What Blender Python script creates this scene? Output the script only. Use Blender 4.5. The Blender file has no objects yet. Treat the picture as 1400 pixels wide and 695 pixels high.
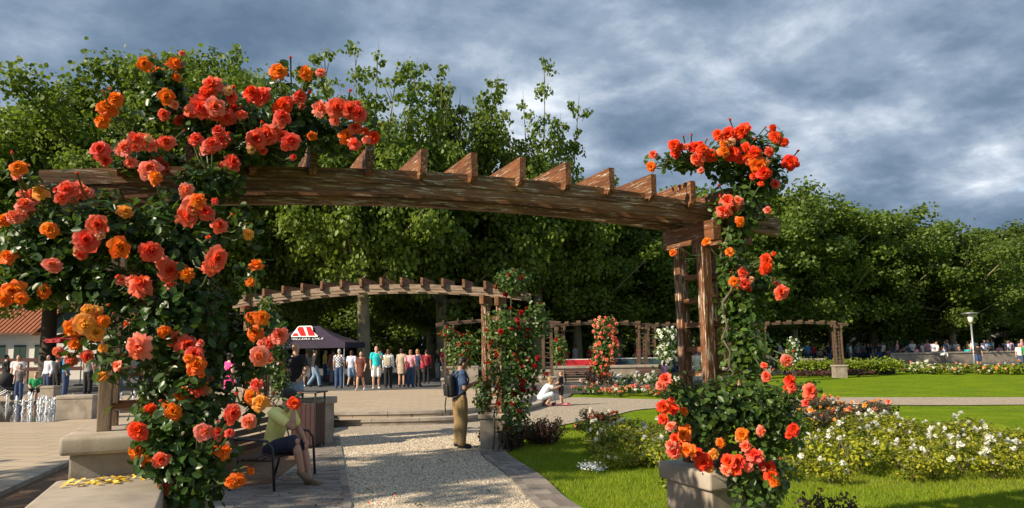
import bpy, bmesh, math, random
import numpy as np
from mathutils import Vector, Matrix, Quaternion
random.seed(7); rng = np.random.default_rng(11)
S = bpy.context.scene
COL = S.collection

# ------------------------------------------------------------------ camera
CAM_H, FPX, PITCH, ROLL = 1.90, 1010.0, math.atan(129.5/1010.0), math.radians(0.9)
cd = bpy.data.cameras.new("camera"); cam = bpy.data.objects.new("camera", cd); COL.objects.link(cam)
cd.sensor_width = 36; cd.lens = 36*FPX/1400; cd.clip_start = 0.05; cd.clip_end = 2000
_F = Vector((0, math.cos(PITCH), math.sin(PITCH)))
_R0 = Vector((1, 0, 0)); _U0 = _R0.cross(_F)
_R = _R0*math.cos(ROLL) - _U0*math.sin(ROLL); _U = _U0*math.cos(ROLL) + _R0*math.sin(ROLL)
m = Matrix((( _R.x, _U.x, -_F.x, 0), (_R.y, _U.y, -_F.y, 0), (_R.z, _U.z, -_F.z, CAM_H), (0, 0, 0, 1)))
cam.matrix_world = m
S.camera = cam
S.render.resolution_x, S.render.resolution_y = 1024, 508

# ------------------------------------------------------------------ sun, sky, exposure
SUN_AZ = Vector((-0.872, -0.490, 0)); SUN_EL = math.radians(32)
SD = Vector((SUN_AZ.x*math.cos(SUN_EL), SUN_AZ.y*math.cos(SUN_EL), math.sin(SUN_EL)))
sl = bpy.data.lights.new("sun", 'SUN'); sl.energy = 4.4; sl.angle = math.radians(0.6); sl.color = (1.0, 0.86, 0.66)
so = bpy.data.objects.new("sun", sl); COL.objects.link(so)
so.rotation_euler = SD.to_track_quat('Z', 'Y').to_euler(); so.location = (-20, -10, 30)
W = bpy.data.worlds.new("World"); S.world = W; W.use_nodes = True
wt = W.node_tree; wt.nodes.clear()
def WN(t, **k):
    n = wt.nodes.new(t)
    for a, b in k.items(): setattr(n, a, b)
    return n
def wl(a, b): wt.links.new(a, b)
def wmath(op, a, b=None):
    n = WN('ShaderNodeMath', operation=op)
    for i, v in enumerate((a, b)):
        if v is None: continue
        if isinstance(v, (int, float)): n.inputs[i].default_value = v
        else: wl(v, n.inputs[i])
    return n.outputs[0]
sky = WN('ShaderNodeTexSky', sky_type='NISHITA'); sky.sun_disc = False
sky.sun_elevation = SUN_EL; sky.sun_rotation = math.atan2(SD.x, SD.y) % (2*math.pi)
tc = WN('ShaderNodeTexCoord'); sep = WN('ShaderNodeSeparateXYZ'); wl(tc.outputs['Generated'], sep.inputs[0])
zz = wmath('ADD', wmath('MAXIMUM', sep.outputs[2], 0.0), 0.30)
cmb = WN('ShaderNodeCombineXYZ'); wl(wmath('DIVIDE', sep.outputs[0], zz), cmb.inputs[0]); wl(wmath('DIVIDE', sep.outputs[1], zz), cmb.inputs[1])
mp = WN('ShaderNodeMapping'); wl(cmb.outputs[0], mp.inputs[0])
mp.inputs['Location'].default_value = (3.1, 1.7, 0.0); mp.inputs['Rotation'].default_value = (0, 0, math.radians(-22)); mp.inputs['Scale'].default_value = (1.0, 1.1, 1)
def wnoise(scale, detail, dist, rough=0.55):
    n = WN('ShaderNodeTexNoise'); n.inputs['Scale'].default_value = scale; n.inputs['Detail'].default_value = detail
    n.inputs['Distortion'].default_value = dist; n.inputs['Roughness'].default_value = rough; wl(mp.outputs[0], n.inputs['Vector']); return n.outputs[0]
def wramp(fac, stops):
    r = WN('ShaderNodeValToRGB'); wl(fac, r.inputs[0]); e = r.color_ramp.elements
    while len(e) < len(stops): e.new(0.5)
    for el, (p, c) in zip(e, stops): el.position = p; el.color = (*c, 1)
    return r.outputs[0]
big = wnoise(1.5, 7, 0.15, 0.52); puff = wnoise(4.2, 8, 0.15, 0.60)
body = wramp(wmath('ADD', wmath('MULTIPLY', big, 0.62), wmath('MULTIPLY', puff, 0.38)),
             [(0.38, (0.078, 0.122, 0.185)), (0.455, (0.120, 0.170, 0.240)), (0.52, (0.195, 0.250, 0.325)), (0.575, (0.33, 0.38, 0.45)), (0.66, (0.70, 0.72, 0.75))])
sc = WN('ShaderNodeVectorMath', operation='SCALE'); wl(body, sc.inputs[0]); sc.inputs['Scale'].default_value = 9.5
gap = wramp(puff, [(0.60, (0, 0, 0)), (0.74, (0.35, 0.35, 0.35))])
mix = WN('ShaderNodeMix', data_type='RGBA'); wl(gap, mix.inputs[0]); wl(sc.outputs[0], mix.inputs[6]); wl(sky.outputs[0], mix.inputs[7])
bg = WN('ShaderNodeBackground'); bg.inputs[1].default_value = 0.1; wl(mix.outputs[2], bg.inputs[0])
wo = WN('ShaderNodeOutputWorld'); wl(bg.outputs[0], wo.inputs[0])
S.view_settings.view_transform = 'Standard'; S.view_settings.look = 'None'; S.view_settings.exposure = 0.86; S.view_settings.gamma = 1.0
S.view_settings.use_curve_mapping = False

# ------------------------------------------------------------------ helpers
def ray(px, py): return _F + _R*((px-700)/FPX) + _U*((347.5-py)/FPX)
def at(px, py, Y):                       # world point seen at (px, py) whose distance ahead is Y metres
    d = ray(px, py); d = d*(Y/d.y); return Vector((d.x, d.y, d.z+CAM_H))
def on(px, py, z=0.0):                   # world point seen at (px, py) on the level z
    d = ray(px, py); d = d*((z-CAM_H)/d.z); return Vector((d.x, d.y, z))
def put(o, parent=None):
    COL.objects.link(o)
    if parent is not None: o.parent = parent
    return o
def tag(o, label=None, cat=None, group=None, kind=None):
    if label: o['label'] = label
    if cat: o['category'] = cat
    if group: o['group'] = group
    if kind: o['kind'] = kind
    return o
def thing(name, loc=(0, 0, 0), rz=0, label=None, cat=None, group=None, scale=1):
    o = bpy.data.objects.new(name, None); put(o); o.location = loc; o.rotation_euler = (0, 0, rz); o.empty_display_size = 0.2
    if scale != 1: o.scale = (scale,)*3 if isinstance(scale, (int, float)) else scale
    return tag(o, label, cat, group)
def mesh_from(name, V, F, smooth=False, mats=(), midx=None):
    me = bpy.data.meshes.new(name); me.from_pydata([tuple(v) for v in V], [], [tuple(f) for f in F]); me.update()
    for mm in mats: me.materials.append(mm)
    if midx is not None: me.polygons.foreach_set('material_index', midx)
    if smooth: me.polygons.foreach_set('use_smooth', [True]*len(me.polygons))
    return me
def np_mesh(name, V, F, mats=(), smooth=False):          # F: (n,k) constant polygon size
    V = np.asarray(V, dtype=np.float32); F = np.asarray(F, dtype=np.int32); n, k = F.shape
    me = bpy.data.meshes.new(name); me.vertices.add(len(V)); me.vertices.foreach_set('co', V.ravel())
    me.loops.add(n*k); me.loops.foreach_set('vertex_index', F.ravel())
    me.polygons.add(n); me.polygons.foreach_set('loop_start', np.arange(0, n*k, k, dtype=np.int32))
    try: me.polygons.foreach_set('loop_total', np.full(n, k, dtype=np.int32))
    except Exception: pass
    me.update(calc_edges=True); me.validate()
    for mm in mats: me.materials.append(mm)
    if smooth: me.polygons.foreach_set('use_smooth', [True]*n)
    return me
class MB:
    def __init__(s): s.V = []; s.F = []
    def add(s, V, F):
        b = len(s.V); s.V += [Vector(v) for v in V]; s.F += [tuple(i+b for i in f) for f in F]; return s
    def box(s, c, size, rot=None, bev=0.0):
        c = Vector(c); h = [x/2 for x in size]; rot = rot or Matrix.Identity(3)
        if bev <= 0:
            P = [Vector((x*h[0], y*h[1], z*h[2])) for x in (-1, 1) for y in (-1, 1) for z in (-1, 1)]
            return s.add([c+rot@p for p in P], [(0, 1, 3, 2), (4, 6, 7, 5), (0, 4, 5, 1), (2, 3, 7, 6), (0, 2, 6, 4), (1, 5, 7, 3)])
        bm = bmesh.new(); bmesh.ops.create_cube(bm, size=1)
        for v in bm.verts: v.co = Vector((v.co.x*size[0], v.co.y*size[1], v.co.z*size[2]))
        bmesh.ops.bevel(bm, geom=bm.edges[:], offset=bev, segments=2, affect='EDGES', profile=0.6)
        bm.verts.index_update(); V = [c+rot@v.co for v in bm.verts]; F = [[v.index for v in f.verts] for f in bm.faces]; bm.free()
        return s.add(V, F)
    def prism(s, poly, axis, a0, a1):        # poly in the two other axes, extruded along axis 0/1/2
        n = len(poly); V = []
        for a in (a0, a1):
            for (p, q) in poly:
                V.append((a, p, q) if axis == 0 else ((p, a, q) if axis == 1 else (p, q, a)))
        F = [tuple(range(n))[::-1], tuple(range(n, 2*n))] + [(i, (i+1) % n, n+(i+1) % n, n+i) for i in range(n)]
        return s.add(V, F)
    def tube(s, pts, rad, seg=8, cap=True):
        pts = [Vector(p) for p in pts]; n = len(pts); rad = [rad]*n if isinstance(rad, (int, float)) else rad
        V = []; prev = None
        for i, p in enumerate(pts):
            t = (pts[min(i+1, n-1)]-pts[max(i-1, 0)]).normalized()
            if prev is None:
                a = t.orthogonal().normalized()
            else:
                a = (prev - t*prev.dot(t)); a = a.normalized() if a.length > 1e-5 else t.orthogonal().normalized()
            prev = a; b = t.cross(a)
            for k in range(seg):
                th = 2*math.pi*k/seg; V.append(p+(a*math.cos(th)+b*math.sin(th))*rad[i])
        F = []
        for i in range(n-1):
            for k in range(seg):
                F.append((i*seg+k, i*seg+(k+1) % seg, (i+1)*seg+(k+1) % seg, (i+1)*seg+k))
        if cap: F += [tuple(range(seg))[::-1], tuple(range((n-1)*seg, n*seg))]
        return s.add(V, F)
    def lathe(s, prof, seg=16, c=(0, 0, 0)):
        c = Vector(c); V = []; n = len(prof)
        for (r, z) in prof:
            for k in range(seg):
                th = 2*math.pi*k/seg; V.append(c+Vector((r*math.cos(th), r*math.sin(th), z)))
        F = [(i*seg+k, i*seg+(k+1) % seg, (i+1)*seg+(k+1) % seg, (i+1)*seg+k) for i in range(n-1) for k in range(seg)]
        F += [tuple(range(seg))[::-1], tuple(range((n-1)*seg, n*seg))]
        return s.add(V, F)
    def ball(s, c, r, seg=12, rings=8, rot=None):
        c = Vector(c); r = (r, r, r) if isinstance(r, (int, float)) else r; rot = rot or Matrix.Identity(3)
        V = [c+rot@Vector((0, 0, r[2]))]
        for i in range(1, rings):
            ph = math.pi*i/rings
            for k in range(seg):
                th = 2*math.pi*k/seg
                V.append(c+rot@Vector((r[0]*math.sin(ph)*math.cos(th), r[1]*math.sin(ph)*math.sin(th), r[2]*math.cos(ph))))
        V.append(c+rot@Vector((0, 0, -r[2]))); L = len(V)-1
        F = [(0, 1+k, 1+(k+1) % seg) for k in range(seg)]
        for i in range(rings-2):
            F += [(1+i*seg+k, 1+(i+1)*seg+k, 1+(i+1)*seg+(k+1) % seg, 1+i*seg+(k+1) % seg) for k in range(seg)]
        F += [(L, 1+(rings-2)*seg+(k+1) % seg, 1+(rings-2)*seg+k) for k in range(seg)]
        return s.add(V, F)
    def mesh(s, name, mat, smooth=False): return mesh_from(name, s.V, s.F, smooth, [mat] if mat else [])
    def build(s, name, mat, parent=None, smooth=False):
        return put(bpy.data.objects.new(name, s.mesh(name, mat, smooth)), parent)
def part(name, me, parent, loc=None, rot=None, scale=None):
    o = bpy.data.objects.new(name, me); put(o, parent)
    if loc is not None: o.location = loc
    if rot is not None: o.rotation_mode = 'QUATERNION'; o.rotation_quaternion = rot
    if scale is not None: o.scale = (scale,)*3 if isinstance(scale, (int, float)) else scale
    return o
def copy_tree(root, loc=None, rz=None, scale=None):
    r = root.copy(); COL.objects.link(r)
    if loc is not None: r.location = loc
    if rz is not None: r.rotation_euler = (0, 0, rz)
    if scale is not None: r.scale = (scale,)*3 if isinstance(scale, (int, float)) else scale
    for ch in root.children:
        c = ch.copy(); COL.objects.link(c); c.parent = r
        for g in ch.children:
            d = g.copy(); COL.objects.link(d); d.parent = c
    return r

# ------------------------------------------------------------------ materials
def new_mat(name):
    m = bpy.data.materials.new(name); m.use_nodes = True; t = m.node_tree
    return m, t, t.nodes['Principled BSDF'], t.nodes['Material Output']
def N(t, typ, **k):
    n = t.nodes.new(typ)
    for a, b in k.items(): setattr(n, a, b)
    return n
def noise(t, scale, detail=5, rough=0.6, vec=None, dist=0):
    n = N(t, 'ShaderNodeTexNoise'); n.inputs['Scale'].default_value = scale; n.inputs['Detail'].default_value = detail
    n.inputs['Roughness'].default_value = rough; n.inputs['Distortion'].default_value = dist
    if vec is not None: t.links.new(vec, n.inputs['Vector'])
    return n.outputs[0]
def ramp(t, fac, stops, interp='LINEAR'):
    r = N(t, 'ShaderNodeValToRGB'); t.links.new(fac, r.inputs[0]); e = r.color_ramp.elements; r.color_ramp.interpolation = interp
    while len(e) < len(stops): e.new(0.5)
    for el, (p, c) in zip(e, stops): el.position = p; el.color = (c, c, c, 1) if isinstance(c, (int, float)) else (*c, 1)
    return r.outputs[0]
def mixc(t, fac, a, b, typ='MIX'):
    n = N(t, 'ShaderNodeMix', data_type='RGBA', blend_type=typ)
    for i, v in ((0, fac), (6, a), (7, b)):
        if isinstance(v, (int, float)): n.inputs[i].default_value = v if i == 0 else (v, v, v, 1)
        elif isinstance(v, tuple): n.inputs[i].default_value = (*v, 1)
        else: t.links.new(v, n.inputs[i])
    return n.outputs[2]
def bump(t, b, h, strength=0.4, dist=0.01):
    n = N(t, 'ShaderNodeBump'); n.inputs['Strength'].default_value = strength; n.inputs['Distance'].default_value = dist
    t.links.new(h, n.inputs['Height']); t.links.new(n.outputs[0], b.inputs['Normal'])
def coords(t, which='Object', scale=None):
    c = N(t, 'ShaderNodeTexCoord').outputs[which] if which != 'Position' else N(t, 'ShaderNodeNewGeometry').outputs['Position']
    if scale:
        mpn = N(t, 'ShaderNodeMapping'); t.links.new(c, mpn.inputs[0]); mpn.inputs['Scale'].default_value = scale; c = mpn.outputs[0]
    return c
MC = {}
def plain(name, col, rough=0.7, var=0.25, scale=6, metallic=0.0, bumps=0.0, spec=None):
    if name in MC: return MC[name]
    m, t, b, o = new_mat(name); v = coords(t, 'Object')
    n = noise(t, scale, 5, 0.6, v)
    lo = tuple(c*(1-var) for c in col); hi = tuple(min(1, c*(1+var)) for c in col)
    t.links.new(ramp(t, n, [(0.3, lo), (0.7, hi)]), b.inputs['Base Color'])
    b.inputs['Roughness'].default_value = rough; b.inputs['Metallic'].default_value = metallic
    if spec is not None: b.inputs['Specular IOR Level'].default_value = spec
    if bumps: bump(t, b, noise(t, scale*6, 4, 0.6, v), bumps, 0.01)
    MC[name] = m; return m
def leaf_mat(name, dark, mid, light, trans=0.35, rough=0.5, posscale=0.5):
    m, t, b, o = new_mat(name)
    g = N(t, 'ShaderNodeNewGeometry')
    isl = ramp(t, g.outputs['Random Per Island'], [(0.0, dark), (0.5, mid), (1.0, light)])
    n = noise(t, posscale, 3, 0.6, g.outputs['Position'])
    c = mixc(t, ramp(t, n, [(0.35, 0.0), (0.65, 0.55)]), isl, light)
    oi = N(t, 'ShaderNodeObjectInfo'); hs = N(t, 'ShaderNodeHueSaturation'); t.links.new(c, hs.inputs['Color'])
    mr = N(t, 'ShaderNodeMapRange'); t.links.new(oi.outputs['Random'], mr.inputs[0]); mr.inputs[3].default_value = 0.85; mr.inputs[4].default_value = 1.18
    t.links.new(mr.outputs[0], hs.inputs['Value']); c = hs.outputs[0]
    t.links.new(c, b.inputs['Base Color']); b.inputs['Roughness'].default_value = rough; b.inputs['Specular IOR Level'].default_value = 0.4
    tr = N(t, 'ShaderNodeBsdfTranslucent'); t.links.new(mixc(t, 0.5, c, (0.20, 0.30, 0.02)), tr.inputs[0])
    ms = N(t, 'ShaderNodeMixShader'); ms.inputs[0].default_value = trans
    t.links.new(b.outputs[0], ms.inputs[1]); t.links.new(tr.outputs[0], ms.inputs[2]); t.links.new(ms.outputs[0], o.inputs['Surface'])
    return m
def petal_mat(name, outer, inner, hue=0.009):
    m, t, b, o = new_mat(name)
    a = N(t, 'ShaderNodeAttribute', attribute_name='lay'); g = N(t, 'ShaderNodeNewGeometry')
    f = N(t, 'ShaderNodeMath', operation='ADD'); t.links.new(a.outputs['Fac'], f.inputs[0])
    r2 = N(t, 'ShaderNodeMapRange'); t.links.new(g.outputs['Random Per Island'], r2.inputs[0]); r2.inputs[3].default_value = -0.4; r2.inputs[4].default_value = 0.4
    t.links.new(r2.outputs[0], f.inputs[1])
    c = ramp(t, f.outputs[0], [(0.15, outer), (0.85, inner)])
    oi = N(t, 'ShaderNodeObjectInfo'); hs = N(t, 'ShaderNodeHueSaturation'); t.links.new(c, hs.inputs['Color'])
    mr = N(t, 'ShaderNodeMapRange'); t.links.new(oi.outputs['Random'], mr.inputs[0]); mr.inputs[3].default_value = 0.5-hue*.12; mr.inputs[4].default_value = 0.5+hue
    t.links.new(mr.outputs[0], hs.inputs['Hue']); c = hs.outputs[0]
    t.links.new(c, b.inputs['Base Color']); b.inputs['Roughness'].default_value = 0.55; b.inputs['Specular IOR Level'].default_value = 0.25
    tr = N(t, 'ShaderNodeBsdfTranslucent'); t.links.new(c, tr.inputs[0])
    ms = N(t, 'ShaderNodeMixShader'); ms.inputs[0].default_value = 0.38
    t.links.new(b.outputs[0], ms.inputs[1]); t.links.new(tr.outputs[0], ms.inputs[2]); t.links.new(ms.outputs[0], o.inputs['Surface'])
    return m
def wood_mat(name, dark, mid, pale, flake=0.5, axis=0):
    m, t, b, o = new_mat(name)
    oi = N(t, 'ShaderNodeObjectInfo'); base = coords(t, 'Object')
    off = N(t, 'ShaderNodeVectorMath', operation='ADD'); t.links.new(base, off.inputs[0])
    cb = N(t, 'ShaderNodeCombineXYZ'); mu = N(t, 'ShaderNodeMath', operation='MULTIPLY'); t.links.new(oi.outputs['Random'], mu.inputs[0]); mu.inputs[1].default_value = 37
    for i in range(3): t.links.new(mu.outputs[0], cb.inputs[i])
    t.links.new(cb.outputs[0], off.inputs[1])
    def mapped(sc):
        sc = (sc if axis == 0 else ((sc[1], sc[0], sc[2]) if axis == 1 else (sc[1], sc[2], sc[0])))
        mpn = N(t, 'ShaderNodeMapping'); t.links.new(off.outputs[0], mpn.inputs[0]); mpn.inputs['Scale'].default_value = sc; return mpn.outputs[0]
    grain = noise(t, 1.0, 6, 0.65, mapped((1.6, 26, 26)), 0.4); patch = noise(t, 1.0, 6, 0.7, mapped((2.2, 9, 11)), 0.3); fl = noise(t, 1.0, 7, 0.75, mapped((5, 45, 60)), 0.2)
    c = ramp(t, grain, [(0.3, dark), (0.55, mid), (0.75, tuple(x*1.25 for x in mid))])
    c = mixc(t, ramp(t, patch, [(0.45, 0.0), (0.7, 0.65)]), c, dark)
    c = mixc(t, ramp(t, fl, [(0.60-0.07*flake, 0.0), (0.665-0.05*flake, flake)]), c, pale)
    t.links.new(c, b.inputs['Base Color']); b.inputs['Roughness'].default_value = 0.62; b.inputs['Specular IOR Level'].default_value = 0.35
    bump(t, b, mixc(t, 0.5, grain, fl), 0.8, 0.012)
    return m
def stone_mat(name, col, scale=3, speck=0.2, bstr=0.35):
    m, t, b, o = new_mat(name); v = coords(t, 'Position')
    a = noise(t, scale, 6, 0.65, v); s2 = noise(t, scale*28, 3, 0.7, v); st = noise(t, scale*0.6, 5, 0.6, v, 1.0)
    c = ramp(t, a, [(0.28, tuple(x*0.58 for x in col)), (0.72, tuple(x*1.12 for x in col))])
    c = mixc(t, ramp(t, s2, [(0.55, 0.0), (0.75, speck*2)]), c, tuple(x*0.5 for x in col))
    c = mixc(t, ramp(t, st, [(0.48, 0.0), (0.66, 0.6)]), c, (col[0]*0.50, col[1]*0.46, col[2]*0.38))
    t.links.new(c, b.inputs['Base Color']); b.inputs['Roughness'].default_value = 0.85
    bump(t, b, mixc(t, 0.4, a, s2), bstr, 0.008); return m

M = {}
M['wood'] = wood_mat('weathered_brown_wood', (0.040, 0.018, 0.008), (0.235, 0.112, 0.048), (0.62, 0.54, 0.42), 0.85)
for k_, ax_ in (('woodred', 0), ('woodred_y', 1), ('woodred_z', 2)): M[k_] = wood_mat('red_brown_stained_wood_'+'xyz'[ax_], (0.05, 0.018, 0.007), (0.19, 0.072, 0.025), (0.66, 0.57, 0.45), 0.62 if ax_ < 2 else 1.0, ax_)
for k_, ax_ in (('woodfar', 0), ('woodfar_y', 1), ('woodfar_z', 2)): M[k_] = wood_mat('sun_bleached_wood_'+'xyz'[ax_], (0.10, 0.065, 0.042), (0.27, 0.19, 0.13), (0.58, 0.52, 0.44), 0.6, ax_)
for k_, ax_ in (('wooddark', 0), ('wooddark_y', 1), ('wooddark_z', 2)): M[k_] = wood_mat('dull_brown_wood_'+'xyz'[ax_], (0.05, 0.03, 0.02), (0.13, 0.082, 0.052), (0.36, 0.31, 0.25), 0.4, ax_)
M['concrete'] = stone_mat('pale_cast_stone', (0.40, 0.345, 0.28), 2.5)
M['concreted'] = stone_mat('rough_grey_stone', (0.34, 0.29, 0.235), 3.5, 0.35, 0.5)
M['leaf_rose'] = leaf_mat('rose_leaf', (0.010, 0.028, 0.008), (0.022, 0.062, 0.012), (0.055, 0.115, 0.018), 0.28, 0.36, 2.5)
M['leaf_rose2'] = leaf_mat('rose_leaf_pale', (0.016, 0.042, 0.010), (0.038, 0.085, 0.014), (0.10, 0.165, 0.024), 0.3, 0.4, 2.0)
M['leaf_bed'] = leaf_mat('bed_leaf', (0.045, 0.085, 0.008), (0.14, 0.18, 0.012), (0.42, 0.40, 0.018), 0.35, 0.5, 1.6)
M['leaf_beddark'] = leaf_mat('bed_leaf_dark', (0.022, 0.02, 0.014), (0.055, 0.03, 0.024), (0.085, 0.065, 0.03), 0.3, 0.5, 1.6)
M['leaf_barb'] = leaf_mat('barberry_leaf', (0.018, 0.009, 0.010), (0.05, 0.016, 0.018), (0.10, 0.035, 0.03), 0.25, 0.5, 3)
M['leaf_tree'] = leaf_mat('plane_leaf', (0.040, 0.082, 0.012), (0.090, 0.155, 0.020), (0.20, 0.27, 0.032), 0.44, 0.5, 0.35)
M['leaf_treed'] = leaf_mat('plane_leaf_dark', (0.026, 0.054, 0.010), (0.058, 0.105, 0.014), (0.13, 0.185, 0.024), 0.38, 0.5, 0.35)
M['leaf_hedge'] = leaf_mat('hedge_leaf', (0.05, 0.10, 0.01), (0.12, 0.18, 0.012), (0.24, 0.29, 0.018), 0.35, 0.5, 0.8)
M['stem'] = plain('rose_stem', (0.10, 0.085, 0.05), 0.8, 0.4, 20)
M['stemgreen'] = plain('green_stem', (0.06, 0.09, 0.025), 0.6, 0.3, 20)
M['bark'] = stone_mat('plane_bark', (0.25, 0.215, 0.13), 1.6, 0.4, 0.6)
M['barkd'] = stone_mat('dark_bark', (0.075, 0.06, 0.042), 2.5, 0.4, 0.8)
M['p_red'] = petal_mat('coral_red_petal', (0.88, 0.16, 0.12), (0.88, 0.060, 0.022))
M['p_deep'] = petal_mat('scarlet_petal', (0.88, 0.045, 0.030), (0.92, 0.10, 0.012))
M['p_orange'] = petal_mat('orange_petal', (0.90, 0.17, 0.028), (0.93, 0.30, 0.012))
M['p_salmon'] = petal_mat('salmon_petal', (0.92, 0.30, 0.25), (0.92, 0.19, 0.055))
M['p_yellow'] = petal_mat('apricot_petal', (0.93, 0.38, 0.10), (0.95, 0.52, 0.06))
M['p_white'] = petal_mat('white_petal', (0.86, 0.86, 0.84), (0.88, 0.86, 0.72), 0.002)
M['p_crimson'] = petal_mat('crimson_petal', (0.36, 0.006, 0.012), (0.42, 0.010, 0.010), 0.006)
M['p_peach'] = petal_mat('peach_petal', (0.90, 0.45, 0.28), (0.90, 0.34, 0.10))
M['p_fade'] = petal_mat('faded_petal', (0.80, 0.42, 0.28), (0.62, 0.30, 0.10), 0.02)
M['black_metal'] = plain('black_metal', (0.018, 0.02, 0.022), 0.4, 0.2, 20)
M['grey_metal'] = plain('grey_metal', (0.35, 0.37, 0.38), 0.4, 0.1, 10, 0.6)
M['white'] = plain('white_paint', (0.80, 0.79, 0.75), 0.6, 0.05, 3)
M['dark_glass'] = plain('dark_glass', (0.015, 0.022, 0.025), 0.12, 0.1, 2)
# ------------------------------------------------------------------ ground
def sheet(name, pts, z, mat, thick=None, kind='structure'):
    V = [(x, y, z) for x, y in pts]; n = len(V)
    if thick:
        V += [(x, y, z-thick) for x, y in pts]
        F = [tuple(range(n))] + [(i, i+n, (i+1) % n+n, (i+1) % n) for i in range(n)]
    else: F = [tuple(range(n))]
    me = mesh_from(name, V, F, False, [mat]); bm = bmesh.new(); bm.from_mesh(me)
    bmesh.ops.recalc_face_normals(bm, faces=bm.faces)
    if bm.faces[:] and max(bm.faces, key=lambda f: f.calc_area()).normal.z < 0: bmesh.ops.reverse_faces(bm, faces=bm.faces)
    bm.to_mesh(me); bm.free()
    o = bpy.data.objects.new(name, me); put(o); tag(o, kind=kind); return o
def inpoly(P, poly):
    x, y = P[:, 0], P[:, 1]; r = np.zeros(len(P), bool); n = len(poly)
    for i in range(n):
        x0, y0 = poly[i]; x1, y1 = poly[(i+1) % n]
        if y0 == y1: continue
        c = ((y0 > y) != (y1 > y)) & (x < (x1-x0)*(y-y0)/(y1-y0)+x0); r ^= c
    return r
def xy(px, py, z=0.0): p = on(px, py, z); return (p.x, p.y)
def smooth_line(P, k=6):
    out = []; P = [Vector((*p, 0)) for p in P]; n = len(P)
    for i in range(n-1):
        p0, p1, p2, p3 = P[max(i-1, 0)], P[i], P[i+1], P[min(i+2, n-1)]
        for j in range(k):
            s = j/k; q = 0.5*((2*p1)+(p2-p0)*s+(2*p0-5*p1+4*p2-p3)*s*s+(3*p1-p0-3*p2+p3)*s**3); out.append((q.x, q.y))
    out.append((P[-1].x, P[-1].y)); return out

# materials of the ground
m, t, b, o = new_mat('lawn_grass'); v = coords(t, 'Position')
c = ramp(t, noise(t, 14, 6, 0.7, v), [(0.3, (0.06, 0.115, 0.006)), (0.5, (0.13, 0.215, 0.009)), (0.72, (0.23, 0.31, 0.014))])
c = mixc(t, ramp(t, noise(t, 0.5, 4, 0.6, v), [(0.4, 0.0), (0.7, 0.5)]), c, (0.24, 0.31, 0.006))
c = mixc(t, ramp(t, noise(t, 1.6, 6, 0.7, coords(t, 'Position', (0.5, 1, 1))), [(0.42, 0.0), (0.68, 0.6)]), c, (0.075, 0.125, 0.01))
c = mixc(t, ramp(t, noise(t, 0.9, 7, 0.75, v), [(0.55, 0.0), (0.75, 0.5)]), c, (0.30, 0.29, 0.06))
t.links.new(c, b.inputs['Base Color']); b.inputs['Roughness'].default_value = 0.95; b.inputs['Specular IOR Level'].default_value = 0.05; bump(t, b, noise(t, 40, 4, 0.7, v), 1.0, 0.03); M['lawn'] = m
m, t, b, o = new_mat('gravel'); v = coords(t, 'Position')
vo = N(t, 'ShaderNodeTexVoronoi'); vo.inputs['Scale'].default_value = 34; t.links.new(v, vo.inputs['Vector'])
sp = N(t, 'ShaderNodeSeparateColor'); t.links.new(vo.outputs['Color'], sp.inputs[0])
c = ramp(t, sp.outputs[0], [(0.0, (0.20, 0.155, 0.105)), (0.5, (0.42, 0.34, 0.245)), (1.0, (0.60, 0.52, 0.41))])
c = mixc(t, ramp(t, vo.outputs['Distance'], [(0.3, 0.0), (0.75, 0.7)]), c, (0.15, 0.12, 0.09))
c = mixc(t, ramp(t, noise(t, 0.9, 4, 0.6, v), [(0.4, 0.0), (0.7, 0.3)]), c, (0.36, 0.32, 0.26))
t.links.new(c, b.inputs['Base Color']); b.inputs['Roughness'].default_value = 0.9; bump(t, b, vo.outputs['Distance'], -0.9, 0.02); M['gravel'] = m
m, t, b, o = new_mat('plaza_paving'); v = coords(t, 'Position')
mpn = N(t, 'ShaderNodeMapping'); t.links.new(v, mpn.inputs[0]); mpn.inputs['Rotation'].default_value = (0, 0, 0.2)
br = N(t, 'ShaderNodeTexBrick'); t.links.new(mpn.outputs[0], br.inputs['Vector']); br.inputs['Scale'].default_value = 1.0
br.inputs['Brick Width'].default_value = 0.9; br.inputs['Row Height'].default_value = 0.45; br.inputs['Mortar Size'].default_value = 0.014
br.inputs['Color1'].default_value = (0.46, 0.36, 0.25, 1); br.inputs['Color2'].default_value = (0.40, 0.305, 0.205, 1); br.inputs['Mortar'].default_value = (0.15, 0.12, 0.09, 1)
c = mixc(t, ramp(t, noise(t, 1.0, 5, 0.65, coords(t, 'Position', (0.35, 1.8, 1))), [(0.4, 0.0), (0.7, 0.6)]), br.outputs[0], (0.34, 0.29, 0.235))
c = mixc(t, ramp(t, noise(t, 30, 4, 0.6, v), [(0.45, 0.0), (0.8, 0.3)]), c, (0.25, 0.2, 0.15))
t.links.new(c, b.inputs['Base Color']); b.inputs['Roughness'].default_value = 0.75; M['plaza'] = m
m, t, b, o = new_mat('asphalt'); v = coords(t, 'Position')
t.links.new(ramp(t, noise(t, 2.0, 8, 0.7, v), [(0.3, (0.06, 0.06, 0.065)), (0.7, (0.12, 0.12, 0.122))]), b.inputs['Base Color']); b.inputs['Roughness'].default_value = 0.9; M['asphalt'] = m
m, t, b, o = new_mat('garden_soil'); v = coords(t, 'Position')
t.links.new(ramp(t, noise(t, 26, 8, 0.75, v), [(0.3, (0.07, 0.038, 0.018)), (0.55, (0.19, 0.105, 0.055)), (0.75, (0.40, 0.27, 0.165))]), b.inputs['Base Color'])
b.inputs['Roughness'].default_value = 0.95; bump(t, b, noise(t, 40, 6, 0.7, v), 1.0, 0.03); M['soil'] = m
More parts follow.
